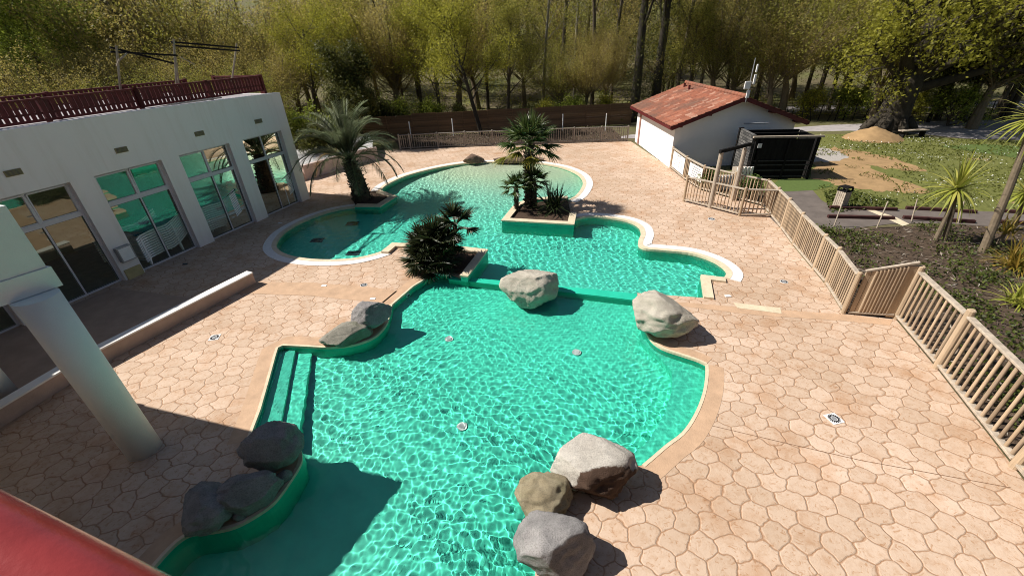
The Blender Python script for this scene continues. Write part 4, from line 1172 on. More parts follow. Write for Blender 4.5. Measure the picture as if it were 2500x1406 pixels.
# white planter tubs with clipped shrubs behind the pen fence
M_HEDGE = leafmat('clipped_shrub_leaves', [(.05, .09, .015), (.10, .16, .03), (.16, .20, .05)], .25)
def leaf_cloud(g, n, c, r, size, up=.3):
    """n small leaf quads through an ellipsoid shell and its inside"""
    d = g.normal(size=(n, 3)); d /= np.linalg.norm(d, axis=1)[:, None]
    rad = g.random(n) ** (1 / 2.2)
    P = np.array(c) + d * np.array(r) * rad[:, None]
    return leaf_quads(g, P, size, d * .6 + np.array([0, 0, up]))
def leaf_quads(g, P, size, nrm=None, asp=.55):
    n = len(P); N_ = g.normal(size=(n, 3))
    if nrm is not None: N_ = N_ * .6 + nrm
    N_ /= np.linalg.norm(N_, axis=1)[:, None] + 1e-9
    a = np.cross(N_, g.normal(size=(n, 3))); a /= np.linalg.norm(a, axis=1)[:, None] + 1e-9
    b_ = np.cross(N_, a); s_ = (size * (.6 + .8 * g.random(n)))[:, None]
    a = a * s_ * .5; b_ = b_ * s_ * .5 * asp
    return np.stack([P - a, P + b_, P + a, P - b_], 1)
for (px, py, wd, lab) in ((1735, 470, .5, 'round clipped green shrub behind the pole fence, nearer the hut'), (1842, 492, .55, 'clipped green shrub behind the pole fence, beside the white tubs')):
    c = G(px, py); c.y += .55; g = np.random.default_rng(px)
    r_ = tag(empty('clipped_shrub', (c.x, c.y, 0)), lab, 'shrub', 'clipped shrubs behind the pole fence')
    q = MB(); q.quads(leaf_cloud(g, 1500, (c.x, c.y, .55), (wd, .42, .5), .09)); part(q, 'foliage', M_HEDGE, r_)
    q = MB(); q.tube([(c.x, c.y, 0), (c.x, c.y, .5)], .04, 6); part(q, 'stem', M_SLATD, r_)
for px, py, lab in ((1785, 476, 'white slatted planter tub behind the pole fence, left one'), (1830, 452, 'white slatted planter tub behind the pole fence, right one')):
    c = G(px, py); c.y += .7
    r_ = tag(empty('planter_tub', (c.x, c.y, 0)), lab, 'planter', 'white planter tubs'); q = MB()
    for k in range(5): q.box((c.x - .34 + .17 * k, c.y, .36), (.11, .05, .66))
    part(q, 'slat_panel', M_SIGN, r_); q = MB(); q.box((c.x, c.y + .26, .3), (.8, .44, .6)); part(q, 'tub_body', M_SLATD, r_)

# ------------------------------------------------------------------ small things outside
bn = tag(empty('litter_bin', G(2048, 506)), 'grey slatted litter bin with a dark hood on the grass', 'bin')
c = G(2048, 506); Mz = Matrix.Rotation(R(20), 3, 'Z')
q = MB(); q.box((c.x, c.y, .38), (.30, .30, .70), Mz); part(q, 'liner', M_BLACK, bn)
q = MB()
for k in range(5):
    for sx, sy in ((0, -1), (0, 1), (-1, 0), (1, 0)):
        o_ = (k - 2) * .074; q.box(Vector((c.x, c.y, .36)) + Mz @ Vector((o_ if sx == 0 else sx * .17, o_ if sy == 0 else sy * .17, 0)), (.06 if sx == 0 else .02, .06 if sy == 0 else .02, .64), Mz)
part(q, 'slat_panel', M_RAILW, bn)
q = MB(); q.box((c.x, c.y, .865), (.35, .35, .05), Mz); part(q, 'hood', M_BLACK, bn)
for sx in (-1, 1):
    for sy in (-1, 1):
        q = MB(); q.box(Vector((c.x, c.y, .77)) + Mz @ Vector((sx * .17, sy * .17, 0)), (.05, .05, .15), Mz); part(q, 'hood_post', M_BLACK, bn)
M_BEAM = mat('dark_burgundy_sleeper', (.055, .02, .018), .8, .3, 5, .3, 30)
for a, b, lab in (((2026, 506), (2190, 511), 'dark sleeper at the grass edge nearest the litter bin'), ((2021, 528), (2183, 532), 'blackish sleeper lying on the path by the ground cover'), ((2212, 507), (2384, 517), 'burgundy sleeper at the grass edge left of the spiky tree'), ((2205, 530), (2380, 541), 'burgundy sleeper on the path behind the spiky tree trunk'), ((2430, 513), (2545, 522), 'burgundy sleeper at the grass edge beyond the tall leaning trunk'), ((2440, 541), (2560, 548), 'burgundy sleeper half hidden by dry leaves beyond the leaning trunk')):
    A_ = G(*a, .06); B_ = G(*b, .06); r_ = tag(empty('timber_sleeper', (A_.x, A_.y, 0)), lab, 'timber', 'sleepers edging the path'); q = MB(); q.beam(A_, B_, .13, .12); part(q, 'sleeper_beam', M_BEAM, r_, bevel=.012)
for b_, t_, lab in (((2036, 553), (2057, 495), 'thin pale stake nearest the pole fence'), ((2141, 556), (2168, 492), 'thin pale stake, second from the pole fence'), ((2226, 540), (2240, 486), 'thin pale stake between the two burgundy sleepers'), ((2340, 545), (2354, 492), 'thin pale stake just behind the spiky yellow tree')):
    p = G(*b_); r_ = tag(empty('garden_stake', p), lab, 'stake', 'thin stakes along the planting bed'); q = MB(); d_ = math.hypot(p.x, p.y); q.tube([p - z * .05, at(*t_, d_)], .024, 7); part(q, 'stake_pole', M_RAILW, r_)
# heap of earth, bench by the big tree
hp = MB(); c = G(2130, 338); gx_ = np.linspace(-1, 1, 25)
V = []
for y in gx_:
    for x in gx_:
        r_ = math.hypot(x, y); V.append((c.x + x * 1.75, c.y + y * 1.5, -.02 + .78 * max(0, 1 - r_) ** .8 * (1 + .22 * noise.noise(Vector((x * 3, y * 3, 1)))) + (.05 * noise.noise(Vector((x * 9, y * 9, 2))) if r_ < .95 else 0)))
hp.add(V, [(a * 25 + b, a * 25 + b + 1, a * 25 + b + 26, a * 25 + b + 25) for a in range(24) for b in range(24)])
tag(hp.build('earth_heap', M_DIRT, smooth=True), 'orange heap of earth at the foot of the big tree', 'heap')
A_, B_ = G(2192, 336), G(2256, 333); r_ = tag(empty('park_bench', A_), 'low dark backless bench in the shade beside the big tree', 'bench')
q = MB(); q.beam(A_ + z * .42, B_ + z * .42, .4, .06); part(q, 'seat', M_SLATD, r_)
for k in (.12, .88):
    q = MB(); p = A_.lerp(B_, k); q.box((p.x, p.y, .2), (.1, .36, .39)); part(q, 'leg', M_BLACK, r_)
# stake and wire fence along the road
sf = tag(empty('stake_fence', (20, 35.5, 0)), 'rough dark stake fence with sagging wires along the road', 'fence')
g = random.Random(4); px_ = []
for i in range(60):
    x = 12.5 + i * .66; y = 35.4 - max(0, x - 27) * .19 + g.uniform(-.1, .1); h_ = g.uniform(.75, 1.25); q = MB()
    q.tube([(x, y, -.05), (x + g.uniform(-.32, .32), y + g.uniform(-.1, .1), h_)], [.045, .03], 5); part(q, 'stake', M_BLACK, sf); px_.append((x, y))
q = MB()
for zz in (.4, .75): q.tube([(x, y, zz + .05 * math.sin(i * 1.7)) for i, (x, y) in enumerate(px_)], .012, 4)
part(q, 'wire', M_BLACK, sf)
# pale gravel bank and curved pink wall left of the palm
M_GRV = mat('white_gravel', (.52, .51, .50), .95, .45, 16, .8, 40)
mb = MB(); A = L2([(690, 452), (748, 436), (800, 420), (850, 404), (895, 392), (915, 388)]); k = len(A)
v = [(x, y, .70) for x, y in A] + [(x - .4, y + 1.6, .85) for x, y in A] + [(x - 1.2, y + 3.6, 1.0) for x, y in A]
mb.add(v, [(r_ * k + i, r_ * k + i + 1, r_ * k + k + i + 1, r_ * k + k + i) for r_ in range(2) for i in range(k - 1)])
tag(mb.build('gravel_bank', M_GRV), kind='structure')
cw = tag(empty('curved_wall', G(760, 436)), 'low curved pale pink wall behind the drooping palm', 'wall')
ln = smooth_line(L2([(748, 440), (800, 424), (850, 408), (895, 396), (925, 391)]), 5)
q = MB(); strip(q, ln, offset(ln, .22), 0, .8); part(q, 'wall_body', mat('pale_pink_render', (.56, .44, .40), .85, .1, 2, .2, 50), cw, bevel=.01)
# drains, lids, grates
M_BINW = mat('bleached_bin_slats', (.42, .41, .38), .8, .15, 8)
M_DRW = mat('white_drain_plastic', (.74, .74, .74), .5, .05)
def drain(px, py, label, size=.27, square=True, rot=.2):
    c = G(px, py); r_ = tag(empty('deck_drain', c), label, 'drain', 'drain covers in the deck')
    q = MB(); Mz = Matrix.Rotation(rot, 3, 'Z')
    q.box(c + z * .004, (size, size, .012), Mz) if square else q.tube([c, c + z * .010], size / 2, 24)
    part(q, 'cover', M_DRW, r_)
    q = MB()
    for k in range(18):
        a = 6.283 * k / 18; p = c + Vector((math.cos(a), math.sin(a), 0)) * size * .34 + z * .0115
        q.box(p, (size * .20, size * .085, .004), Matrix.Rotation(a, 3, 'Z'))
    part(q, 'slot_ring', M_GASKET, r_)
    q = MB(); q.tube([c + z * .0108, c + z * .013], size * .2, 20); part(q, 'centre_lid', M_GREY, r_)
for px, py, lab, s_ in ((2036, 1022, 'white round slotted drain in a square plate, nearest on the right deck', .27), (524, 824, 'white drain plate on the deck between the low wall and the pool steps', .27), (888, 696, 'white drain plate on the deck left of the dark bushy palm', .24), (1914, 688, 'white drain plate on the deck below the pole fence', .24), (1737, 535, 'small white drain plate on the deck in front of the footbath fence', .3)):
    drain(px, py, lab, s_ * .9, square=py > 800)
for px, py, lab, m in ((791, 698, 'small pale lid flush with the deck near the smooth strip', M_DRW), (452, 645, 'small dark lid in the shaded deck before the glazed bays', M_GASKET), (684, 545, 'small pale lid in the shaded deck by the left bay', M_DRW), (1777, 723, 'small white lid beside the right hand kerb', M_DRW), (910, 730, 'small white block at the left edge of the lower pool', M_DRW)):
    c = G(px, py); q = MB(); q.box(c + z * .006, (.16, .1, .02)); r_ = tag(empty('skimmer_lid', c), lab, 'lid', 'small lids in the deck'); part(q, 'lid_plate', m, r_)
M_GRATE = mat('dark_floor_grate', (.015, .05, .06), .7, .2)
for px, py, lab in ((776, 592, 'dark square grate under water in the left bay, middle one'), (862, 553, 'dark square grate under water in the left bay, farthest'), (864, 622, 'dark square grate under water in the left bay, by the near rim')):
    c = G(px, py, -.45); c.z = floor_up(np.array(0.), np.array(c.y)) + .012
    q = MB(); q.box(c, (.52, .40, .02)); r_ = tag(empty('floor_grate', c), lab, 'grate', 'dark grates on the pool floor'); part(q, 'grate_plate', M_GRATE, r_).cycles.is_caustics_receiver = True
for px, py, lab in ((1096, 828, 'white floor outlet under water near the left rock pair'), (1408, 858, 'white floor outlet under water near the right boulder'), (1127, 1028, 'white floor outlet under water in the middle of the lower pool')):
    c = G(px, py, -.3); c.z = float(floor_low(np.array(0.), np.array(c.y))) + .01
    q = MB(); q.tube([c, c + z * .03], .11, 20); q.tube([c + z * .03, c + z * .05], .06, 16); r_ = tag(empty('floor_outlet', c), lab, 'outlet', 'white outlets on the pool floor'); part(q, 'outlet_cap', M_DRW, r_).cycles.is_caustics_receiver = True
a_ = Vector((*g2(1009, 699), 0)); b_ = Vector((*g2(957, 744), 0)); t_ = (b_ - a_).normalized(); n_ = Vector((t_.y, -t_.x, 0)); n_ = n_ if n_.x > 0 else -n_
c = a_.lerp(b_, .32) + n_ * .02 - z * .15; q = MB(); q.tube([c - n_ * .02, c + n_ * .02], .10, 20); r_ = tag(empty('wall_inlet', c), 'round dark inlet in the green side wall of the lower pool', 'inlet'); part(q, 'inlet_ring', M_DRW, r_)
q = MB(); q.tube([c, c + n_ * .028], .065, 16); part(q, 'inlet_hole', M_GASKET, r_)

for o in COL.objects:
    if o.name.startswith('planter_wall'): o.cycles.is_caustics_receiver = True
# ------------------------------------------------------------------ palms and spiky plants
M_PTRUNK = mat('palm_trunk', (.055, .042, .030), .95, .45, 9, 1.0, 26)
M_CTRUNK = mat('pale_spiky_trunk', (.20, .155, .105), .9, .25, 8, .6, 40)
M_FEATH = leafmat('feather_palm_leaf', [(.085, .105, .05), (.15, .175, .085), (.26, .285, .165)], .4, .4)
M_FEATHO = leafmat('old_orange_leaf', [(.30, .16, .04), (.22, .15, .04)], .3)
M_FAN = leafmat('fan_palm_leaf', [(.030, .050, .012), (.06, .09, .022), (.12, .15, .045)], .22, .35)
M_FANY = leafmat('yellowing_fan_leaf', [(.20, .20, .03), (.34, .28, .04), (.10, .12, .03)], .3, .45)
M_CHAM = leafmat('dark_fan_leaf', [(.016, .022, .009), (.034, .044, .016), (.065, .075, .028)], .15, .45)
M_YUC = leafmat('dark_sword_leaf', [(.018, .030, .012), (.035, .052, .018), (.06, .08, .03)], .15, .4)
M_CORD = leafmat('yellow_green_sword_leaf', [(.20, .24, .04), (.36, .38, .06), (.50, .46, .12)], .35, .45)
M_FLAX = leafmat('orange_flax_leaf', [(.26, .20, .03), (.34, .22, .04), (.14, .16, .03)], .3, .45)


def blade(mb, p, d, L, w, droop, n=3, g=None, mi=0, twist=None):
    """sword leaf: tapering strip that bends down along its length"""
    d = Vector(d).normalized(); side = d.cross(Vector((0, 0, 1)))
    if side.length < .1: side = Vector((1, 0, 0))
    side.normalize()
    if twist is not None: side = (Matrix.Rotation(twist, 3, d) @ side)
    P = Vector(p); pts = []
    for k in range(n + 1):
        t = k / n; ww = w * (1 - t ** 1.6) * (.55 + 1.8 * t * (1 - t) + .45 * (1 - t)) * .5 + .0015
        pts.append((P - side * ww, P + side * ww))
        d = (d + Vector((0, 0, -droop / n * (.4 + 1.2 * t)))).normalized(); P = P + d * (L / n)
    v = [q for a in pts for q in a]
    mb.add(v, [(2 * k, 2 * k + 1, 2 * k + 3, 2 * k + 2) for k in range(n)], mi)
    return P


def sph(phi, el): return Vector((math.cos(phi) * math.cos(el), math.sin(phi) * math.cos(el), math.sin(el)))


def trunk(mb, pts, radii, stubs=0, g=None, m=14, stub=.09):
    """rough trunk, with leaf-base stubs"""
    mb.tube(pts, radii, m)
    pts = [Vector(p) for p in pts]
    for k in range(stubs):
        t = (k + .5) / stubs * (len(pts) - 1); i = min(int(t), len(pts) - 2); c = pts[i].lerp(pts[i + 1], t - i); r = radii[i] + (radii[i + 1] - radii[i]) * (t - i)
        a = k * 2.4 + g.uniform(-.3, .3); o = Vector((math.cos(a), math.sin(a), 0))
        mb.beam(c + o * r * .8, c + o * (r + stub * g.uniform(.4, 1)) + Vector((0, 0, stub * g.uniform(.6, 1.3))), stub * .9, stub * .4)
    return mb


def feather_frond(g, base, phi, el, L, droop, lw=.028):
    mb = MB(); d = sph(phi, el); P = Vector(base); n = 16; pts = [P.copy()]
    dirs = []
    for k in range(n):
        t = k / n; dirs.append(d.copy()); P = P + d * (L / n); pts.append(P.copy())
        d = (d + Vector((0, 0, -droop / n * (.3 + 1.9 * t)))).normalized()
    mb.tube(pts, [.026 * (1 - .8 * k / n) + .004 for k in range(n + 1)], 4, cap=False)
    for k in range(int(n * .22), n):
        for sub in (0, .4, .75):
            c = pts[k].lerp(pts[k + 1], sub); dd = dirs[k]; side = dd.cross(Vector((0, 0, 1))).normalized(); upv = side.cross(dd)
            t = (k + sub) / n; ll = L * .235 * math.sin(math.pi * min(1, .18 + t * .80)) ** .7 * g.uniform(.85, 1.12)
            for s in (-1, 1):
                ld = (side * s * .75 + dd * .62 + upv * (.38 + g.uniform(-.1, .1)))
                blade(mb, c, ld, ll, lw, .55 + g.uniform(-.1, .25), 3)
    return mb


def fan_leaf(g, base, d, stalk, rad, n=20, spread=2.3, w=.045, droop=.3, mi=0, face=None):
    """stalk and a fan of folded blades"""
    mb = MB(); d = Vector(d).normalized(); P = Vector(base); e = P + d * stalk + Vector((0, 0, -.10 * stalk * max(0, d.xy.length)))
    mb.tube([P, P.lerp(e, .5) + Vector((0, 0, .03)), e], [.014, .011, .009], 4, mi, cap=False)
    side = d.cross(Vector((0, 0, 1)))
    side = side.normalized() if side.length > .05 else Vector((1, 0, 0))
    up = side.cross(d).normalized()
    for k in range(n):
        a = (k / (n - 1) - .5) * spread * 1.0
        bd = d * math.cos(a) + side * math.sin(a) + up * (.10 * math.cos(a * 1.5)) + Vector((0, 0, -.12))
        blade(mb, e, bd, rad * (1 - .16 * abs(a) / spread * 2) * g.uniform(.92, 1.06), w, droop * g.uniform(.6, 1.5), 3, mi=mi, twist=(.7 if k % 2 else -.7))
    return mb


g = random.Random(12)
# drooping feather palm
c = G(884, 487); c.z = 0
pr = tag(empty('feather_palm', c), 'big grey green feather palm with arching drooping fronds and a thick trunk', 'palm tree')
top = c + Vector((-.22, .05, 1.95))
q = trunk(MB(), [c - z * .1, c + Vector((0, 0, .35)), c + Vector((-.05, 0, .9)), c + Vector((-.16, .03, 1.5)), top], [.46, .40, .37, .34, .28], 110, g, 16, .10)
part(q, 'trunk', M_PTRUNK, pr)
for k in range(46):
    t = k / 46; phi = k * 2.39996; el = R(86 - 74 * t + g.uniform(-8, 8)); L = 2.9 * g.uniform(.85, 1.1) * (.9 if t < .2 else 1)
    mb = feather_frond(g, top + Vector((g.uniform(-.1, .1), g.uniform(-.1, .1), g.uniform(-.15, .15))), phi, el, L, 1.0 + 1.35 * t + g.uniform(-.15, .2))
    part(mb, 'frond', M_FEATHO if k in (43,) else M_FEATH, pr)

# tall fan palm and two young ones in the square planter
c = G(1290, 512); c.z = .1
pr = tag(empty('fan_palm', c), 'tall fan palm with a dark shaggy trunk and yellowing lower leaves', 'palm tree')
top = c + Vector((.10, .25, 2.55))
q = trunk(MB(), [c - z * .15, c + Vector((.02, .05, .8)), c + Vector((.06, .15, 1.7)), top], [.15, .16, .19, .17], 120, g, 12, .10); part(q, 'trunk', M_PTRUNK, pr)
for k in range(30):
    t = k / 30; phi = k * 2.39996 + .4; el = R(82 - 105 * t + g.uniform(-8, 8))
    mb = fan_leaf(g, top, sph(phi, el), (.72) * g.uniform(.8, 1.15), .78, 26, 2.8, .055, .35 + .5 * t)
    part(mb, 'leaf', M_FANY if (k > 22 and math.cos(phi) < .2) else M_FAN, pr)
mb = fan_leaf(g, top - z * .15, Vector((-.95, -.1, -.12)), 1.0, .72, 24, 2.2, .05, .9); part(mb, 'leaf', M_FANY, pr)
for (px, py, hh, nm, ph0) in ((1262, 523, 1.02, 'small fan palm left of the tall fan palm trunk, with stiff round leaves', 0), (1306, 516, 1.15, 'small fan palm right of the tall fan palm trunk, with wide dark fans', 2)):
    c = G(px, py); c.z = .1; c.y += .15
    pr = tag(empty('young_fan_palm', c), nm, 'palm tree'); top = c + Vector((0, .05, hh))
    q = trunk(MB(), [c - z * .1, c + z * hh * .5, top], [.10, .10, .09], 40, g, 9, .06); part(q, 'trunk', M_PTRUNK, pr)
    for k in range(18):
        t = k / 18; mb = fan_leaf(g, top, sph(k * 2.39996 + ph0, R(75 - 100 * t + g.uniform(-8, 8))), .36 * g.uniform(.8, 1.2), .46, 18, 2.7, .04, .4); part(mb, 'leaf', M_FAN, pr)
# sword leaved bush
c = G(1352, 528); c.z = .1; c.y += .25
pr = tag(empty('yucca', c), 'low dark sword leaved yucca at the right corner of the square planter', 'shrub')
q = MB(); q.tube([c - z * .1, c + z * .35], [.08, .07], 8); part(q, 'trunk', M_PTRUNK, pr)
mb = MB()
for k in range(120):
    t = k / 120; d = sph(k * 2.39996, R(86 - 92 * t)); blade(mb, c + Vector((g.uniform(-.25, .25), g.uniform(-.2, .2), .15 + .2 * g.random())), d, g.uniform(.85, 1.25), .05, .25 + .4 * t, 3)
part(mb, 'leaf_rosette', M_YUC, pr)
# dark bushy palm: a ball of fans and a taller lean stem
c = G(1075, 655); c.z = .08
pr = tag(empty('bushy_fan_palm', c), 'dark bushy many stemmed fan palm on the planter between both pools', 'palm tree')
for (ox, oy, hh, n_, st, rad, tilt) in ((-.45, .25, .72, 26, .52, .72, 0), (-.08, .15, .92, 28, .55, .72, 0), (-.62, -.15, .35, 20, .46, .64, 0), (.10, -.25, .34, 18, .44, .60, 0), (-.25, -.2, .25, 18, .44, .60, 0), (.25, .35, .70, 16, .46, .62, 0), (.45, .42, 1.45, 16, .52, .62, .22)):
    ox *= .84; oy *= .84; hh *= .86; st *= .82; rad *= .82
    b_ = c + Vector((ox * .7 + .05, oy, 0)); top = c + Vector((ox + tilt, oy, hh))
    q = trunk(MB(), [b_ - z * .1, b_.lerp(top, .5), top], [.08, .085, .075], 26, g, 8, .06); part(q, 'trunk', M_PTRUNK, pr)
    mb = MB()
    for k in range(n_):
        t = k / n_; d = sph(k * 2.39996 + hh * 7, R(84 - 108 * t + g.uniform(-9, 9)))
        f_ = fan_leaf(g, top, d, st * g.uniform(.75, 1.15), rad, 17, 3.0, .058, .15)
        part(f_, 'leaf', M_CHAM, pr)
# spiky yellow trees in the planting bed
def cordyline(label, base, top, nleaf, L, m, stems=1, tr=.09, droop=.75, w=.07, name='cabbage_tree'):
    base = Vector(base); top = Vector(top)
    pr = tag(empty(name, base), label, 'palm tree' if name == 'cabbage_tree' else 'plant')
    for s in range(stems):
        o = Vector((.26 * s, -.05 * s, 0)); q = MB(); q.tube([base + o - z * .1, (base + o).lerp(top, .5) + Vector((.03, 0, .05)), top], [tr, tr * .8, tr * .7], 10); part(q, 'trunk', M_CTRUNK, pr)
    mb = MB()
    for k in range(nleaf):
        t = k / nleaf; d = sph(k * 2.39996, R(86 - 130 * t + g.uniform(-8, 8))); blade(mb, top + d * .05, d, L * g.uniform(.75, 1.12), w, droop * (.4 + t), 4)
    part(mb, 'leaf_rosette', m, pr)
    return pr
b_ = G(2284, 587); d_ = math.hypot(b_.x, b_.y)
cordyline('yellow green spiky tree with two tied stems in the middle of the planting bed', b_, at(2336, 462, d_), 72, 1.15, M_CORD, 2, .075, droop=1.0)
b_ = G(2400, 615); d_ = math.hypot(b_.x, b_.y)
cordyline('tall leaning spiky tree at the right edge, head high above the lawn', b_, at(2528, 290, d_), 80, 1.1, M_CORD, 1, .12, droop=1.0)
b_ = G(2470, 560); d_ = math.hypot(b_.x, b_.y)
cordyline('lower spiky tree at the right edge behind the leaning trunk', b_, at(2506, 472, d_ - .3), 90, .85, M_CORD, 1, .09)
b_ = G(2415, 604)
for (px, py, L_, n_, m_, lab) in ((2480, 655, 1.05, 150, M_FLAX, 'orange and yellow grassy flax clump at the right edge of the bed'), (2492, 745, .8, 90, M_CORD, 'green sword leaved clump below the orange flax'), (2432, 602, .8, 46, M_FLAX, 'half withered spiky plant on a short bare stem by the leaning trunk')):
    c = G(px, py); pr = tag(empty('flax_clump', c), lab, 'plant'); mb = MB()
    hh = .5 if n_ == 46 else .05
    for k in range(n_):
        t = k / n_; d = sph(k * 2.39996, R(86 - 82 * t + g.uniform(-8, 8))); blade(mb, c + Vector((g.uniform(-.2, .2), g.uniform(-.2, .2), hh)), d, L_ * g.uniform(.7, 1.15), .04, .7 + .4 * t, 4)
    part(mb, 'leaf_rosette', m_, pr)
    if n_ == 46:
        q = MB(); q.tube([c - z * .05, c + Vector((.1, .05, .55))], [.06, .05], 8); part(q, 'stem', M_CTRUNK, pr)

# ------------------------------------------------------------------ ground cover, chips, daisies, dry stalks
ng = np.random.default_rng(5)
def scatter(poly, n, dens=None):
    P = np.array(poly); x0, y0 = P.min(0); x1, y1 = P.max(0)
    X = ng.uniform(x0, x1, n * 4); Y = ng.uniform(y0, y1, n * 4); k = inside(X, Y, poly)
    X, Y = X[k], Y[k]
    if dens is not None:
        d = np.array([dens(a, b) for a, b in zip(X, Y)]); k = ng.random(len(X)) < d; X, Y = X[k], Y[k]
    return X[:n], Y[:n]
bed = [g2(1915, 566), g2(1965, 577), g2(2012, 556), g2(2120, 560), g2(2300, 552), g2(2480, 556), (26, 14.4), (24, 3), (12.5, -1)] + [(p[0] + .25, p[1]) for p in FENCE_NEAR[::-1]] + [(p[0] + .25, p[1]) for p in FENCE_MID[::-1][:-1]]
M_COVER = leafmat('ground_cover_leaves', [(.030, .045, .008), (.065, .085, .014), (.12, .14, .03)], .25)
nz = lambda a, b: max(0.0, .5 + 1.3 * noise.noise(Vector((a * .55, b * .55, 4)))) ** 2
X, Y = scatter(bed, 1500, nz)
cl = []
for x_, y_ in zip(X, Y):
    k = 16; h_ = .10 + .30 * max(0, noise.noise(Vector((x_ * .7, y_ * .7, 8)))) + .05
    P = np.stack([x_ + ng.normal(0, .13, k), y_ + ng.normal(0, .13, k), np.abs(ng.normal(0, .5, k)) * h_ + .03], 1); cl.append(leaf_quads(ng, P, .09, np.array([0, 0, .5])))
q = MB(); q.quads(np.concatenate(cl)); tag(q.build('ground_cover', M_COVER), 'low green ground cover in patches on the mulch', 'ground cover', kind='stuff')
M_CHIP = leafmat('bleached_wood_chips', [(.06, .045, .035), (.16, .12, .09), (.42, .37, .31)], 0)
X, Y = scatter(bed, 6800)
P = np.stack([X, Y, .012 + .03 * ng.random(len(X))], 1); q = MB(); q.quads(leaf_quads(ng, P, .21, np.array([0, 0, 2.5]), .13)); tag(q.build('wood_chips', M_CHIP), 'pale bleached wood chips scattered over the bed', 'mulch', kind='stuff')
M_TWIGD = leafmat('dry_stalks', [(.06, .045, .03), (.15, .115, .07), (.07, .07, .025)], .1)
dry = [(p[0], p[1] + .25) for p in FENCE_FAR] + [(8.5, 36.4), (-8.9, 35.1)]
X, Y = scatter(dry, 260); cl = []
for x_, y_ in zip(X, Y):
    k = 9; P = np.stack([x_ + ng.normal(0, .2, k), y_ + ng.normal(0, .2, k), np.abs(ng.normal(0, .18, k)) + .03], 1); cl.append(leaf_quads(ng, P, .16, np.array([0, 0, .2]), .25))
q = MB(); q.quads(np.concatenate(cl)); tag(q.build('dry_plants', M_TWIGD), 'dry stalks in the border beyond the far pole fence', 'dry plants', kind='stuff')
M_GRASS = leafmat('lawn_blades', [(.085, .10, .016), (.13, .145, .028), (.18, .19, .045)], .35)
dirt_mask = lambda a, b: 1.0 if noise.noise(Vector((a * .35, b * .35, 2))) > -.15 else .25
lawn_in = [(13.9, 17.1), (20.4, 15.2), (34, 12.6), (34, 24.0), (30.3, 26.6), (24.0, 30.0), (16.5, 31.0), (15.9, 24)]
track = [(p[0], p[1]) for p in L2([(1965, 460), (1985, 385), (2080, 372), (2262, 408), (2200, 420), (2262, 466), (2120, 470), (2025, 450)])]
X, Y = scatter(lawn_in, 9000, dirt_mask); k = ~inside(X, Y, track) | np.array([noise.noise(Vector((a * .9, b * .9, 5))) > .12 for a, b in zip(X, Y)]); X, Y = X[k], Y[k]
P = np.stack([X, Y, .02 + .05 * ng.random(len(X))], 1); q = MB(); q.quads(leaf_quads(ng, P, .16, np.array([.1, .2, .5]), .3)); tag(q.build('grass', M_GRASS), 'uneven grass tufts of the lawn', 'grass', kind='stuff')
M_DAISY = mat('daisy_white', (.75, .75, .70), .8, .05)
X, Y = scatter(lawn_in, 1700, lambda a, b: max(0, .35 + 1.5 * noise.noise(Vector((a * .5, b * .5, 12)))) ** 1.5); k = ~inside(X, Y, track); X, Y = X[k], Y[k]
P = np.stack([X, Y, .09 + .03 * ng.random(len(X))], 1); q = MB(); q.quads(leaf_quads(ng, P, .045, np.array([0, -.2, 1.2]), .9)); tag(q.build('daisies', M_DAISY), 'white daisies strewn over the lawn', 'daisies', kind='stuff')
X, Y = scatter([g2(2025, 520), g2(2010, 470), g2(2050, 462), g2(2190, 490), g2(2190, 509)], 1100)
P = np.stack([X, Y, .02 + .06 * ng.random(len(X))], 1); q = MB(); q.quads(leaf_quads(ng, P, .10, np.array([0, 0, .6]), .7)); tag(q.build('weeds', M_COVER), 'leafy weeds round the foot of the litter bin', 'weeds', kind='stuff')
# ------------------------------------------------------------------ trees
M_BARK = mat('grey_brown_bark', (.085, .068, .048), .95, .35, 6, .8, 30, stretch=(1, 1, .25))
M_BARKD = mat('dark_bark', (.035, .029, .022), .95, .4, 6, .8, 30, stretch=(1, 1, .25))
M_BARKP = mat('plane_tree_bark', (.045, .037, .027), .95, .5, 3.5, .8, 22, stretch=(1, 1, .5))
M_BARKT = mat('tan_twig_bark', (.17, .13, .08), .95, .3, 6, .4, 30, stretch=(1, 1, .25))
M_BARKL = mat('pale_bark', (.20, .18, .14), .9, .3, 6, .4, 30, stretch=(1, 1, .25))
LEAF = {
    'olive': leafmat('olive_brown_buds', [(.26, .205, .055), (.39, .315, .085), (.52, .44, .14)], .5, gaps=.38),
    'yellow': leafmat('yellow_green_leaves', [(.20, .20, .020), (.33, .32, .036), (.46, .44, .07)], .52, gaps=.38),
    'green': leafmat('fresh_green_leaves', [(.14, .19, .022), (.26, .31, .04), (.40, .45, .08)], .48, gaps=.38),
    'dark': leafmat('dark_green_leaves', [(.040, .046, .010), (.085, .092, .018), (.15, .155, .036)], .4, gaps=.38),
    'mix': leafmat('muted_green_leaves', [(.16, .155, .026), (.27, .26, .046), (.38, .36, .08)], .5, gaps=.38),
}


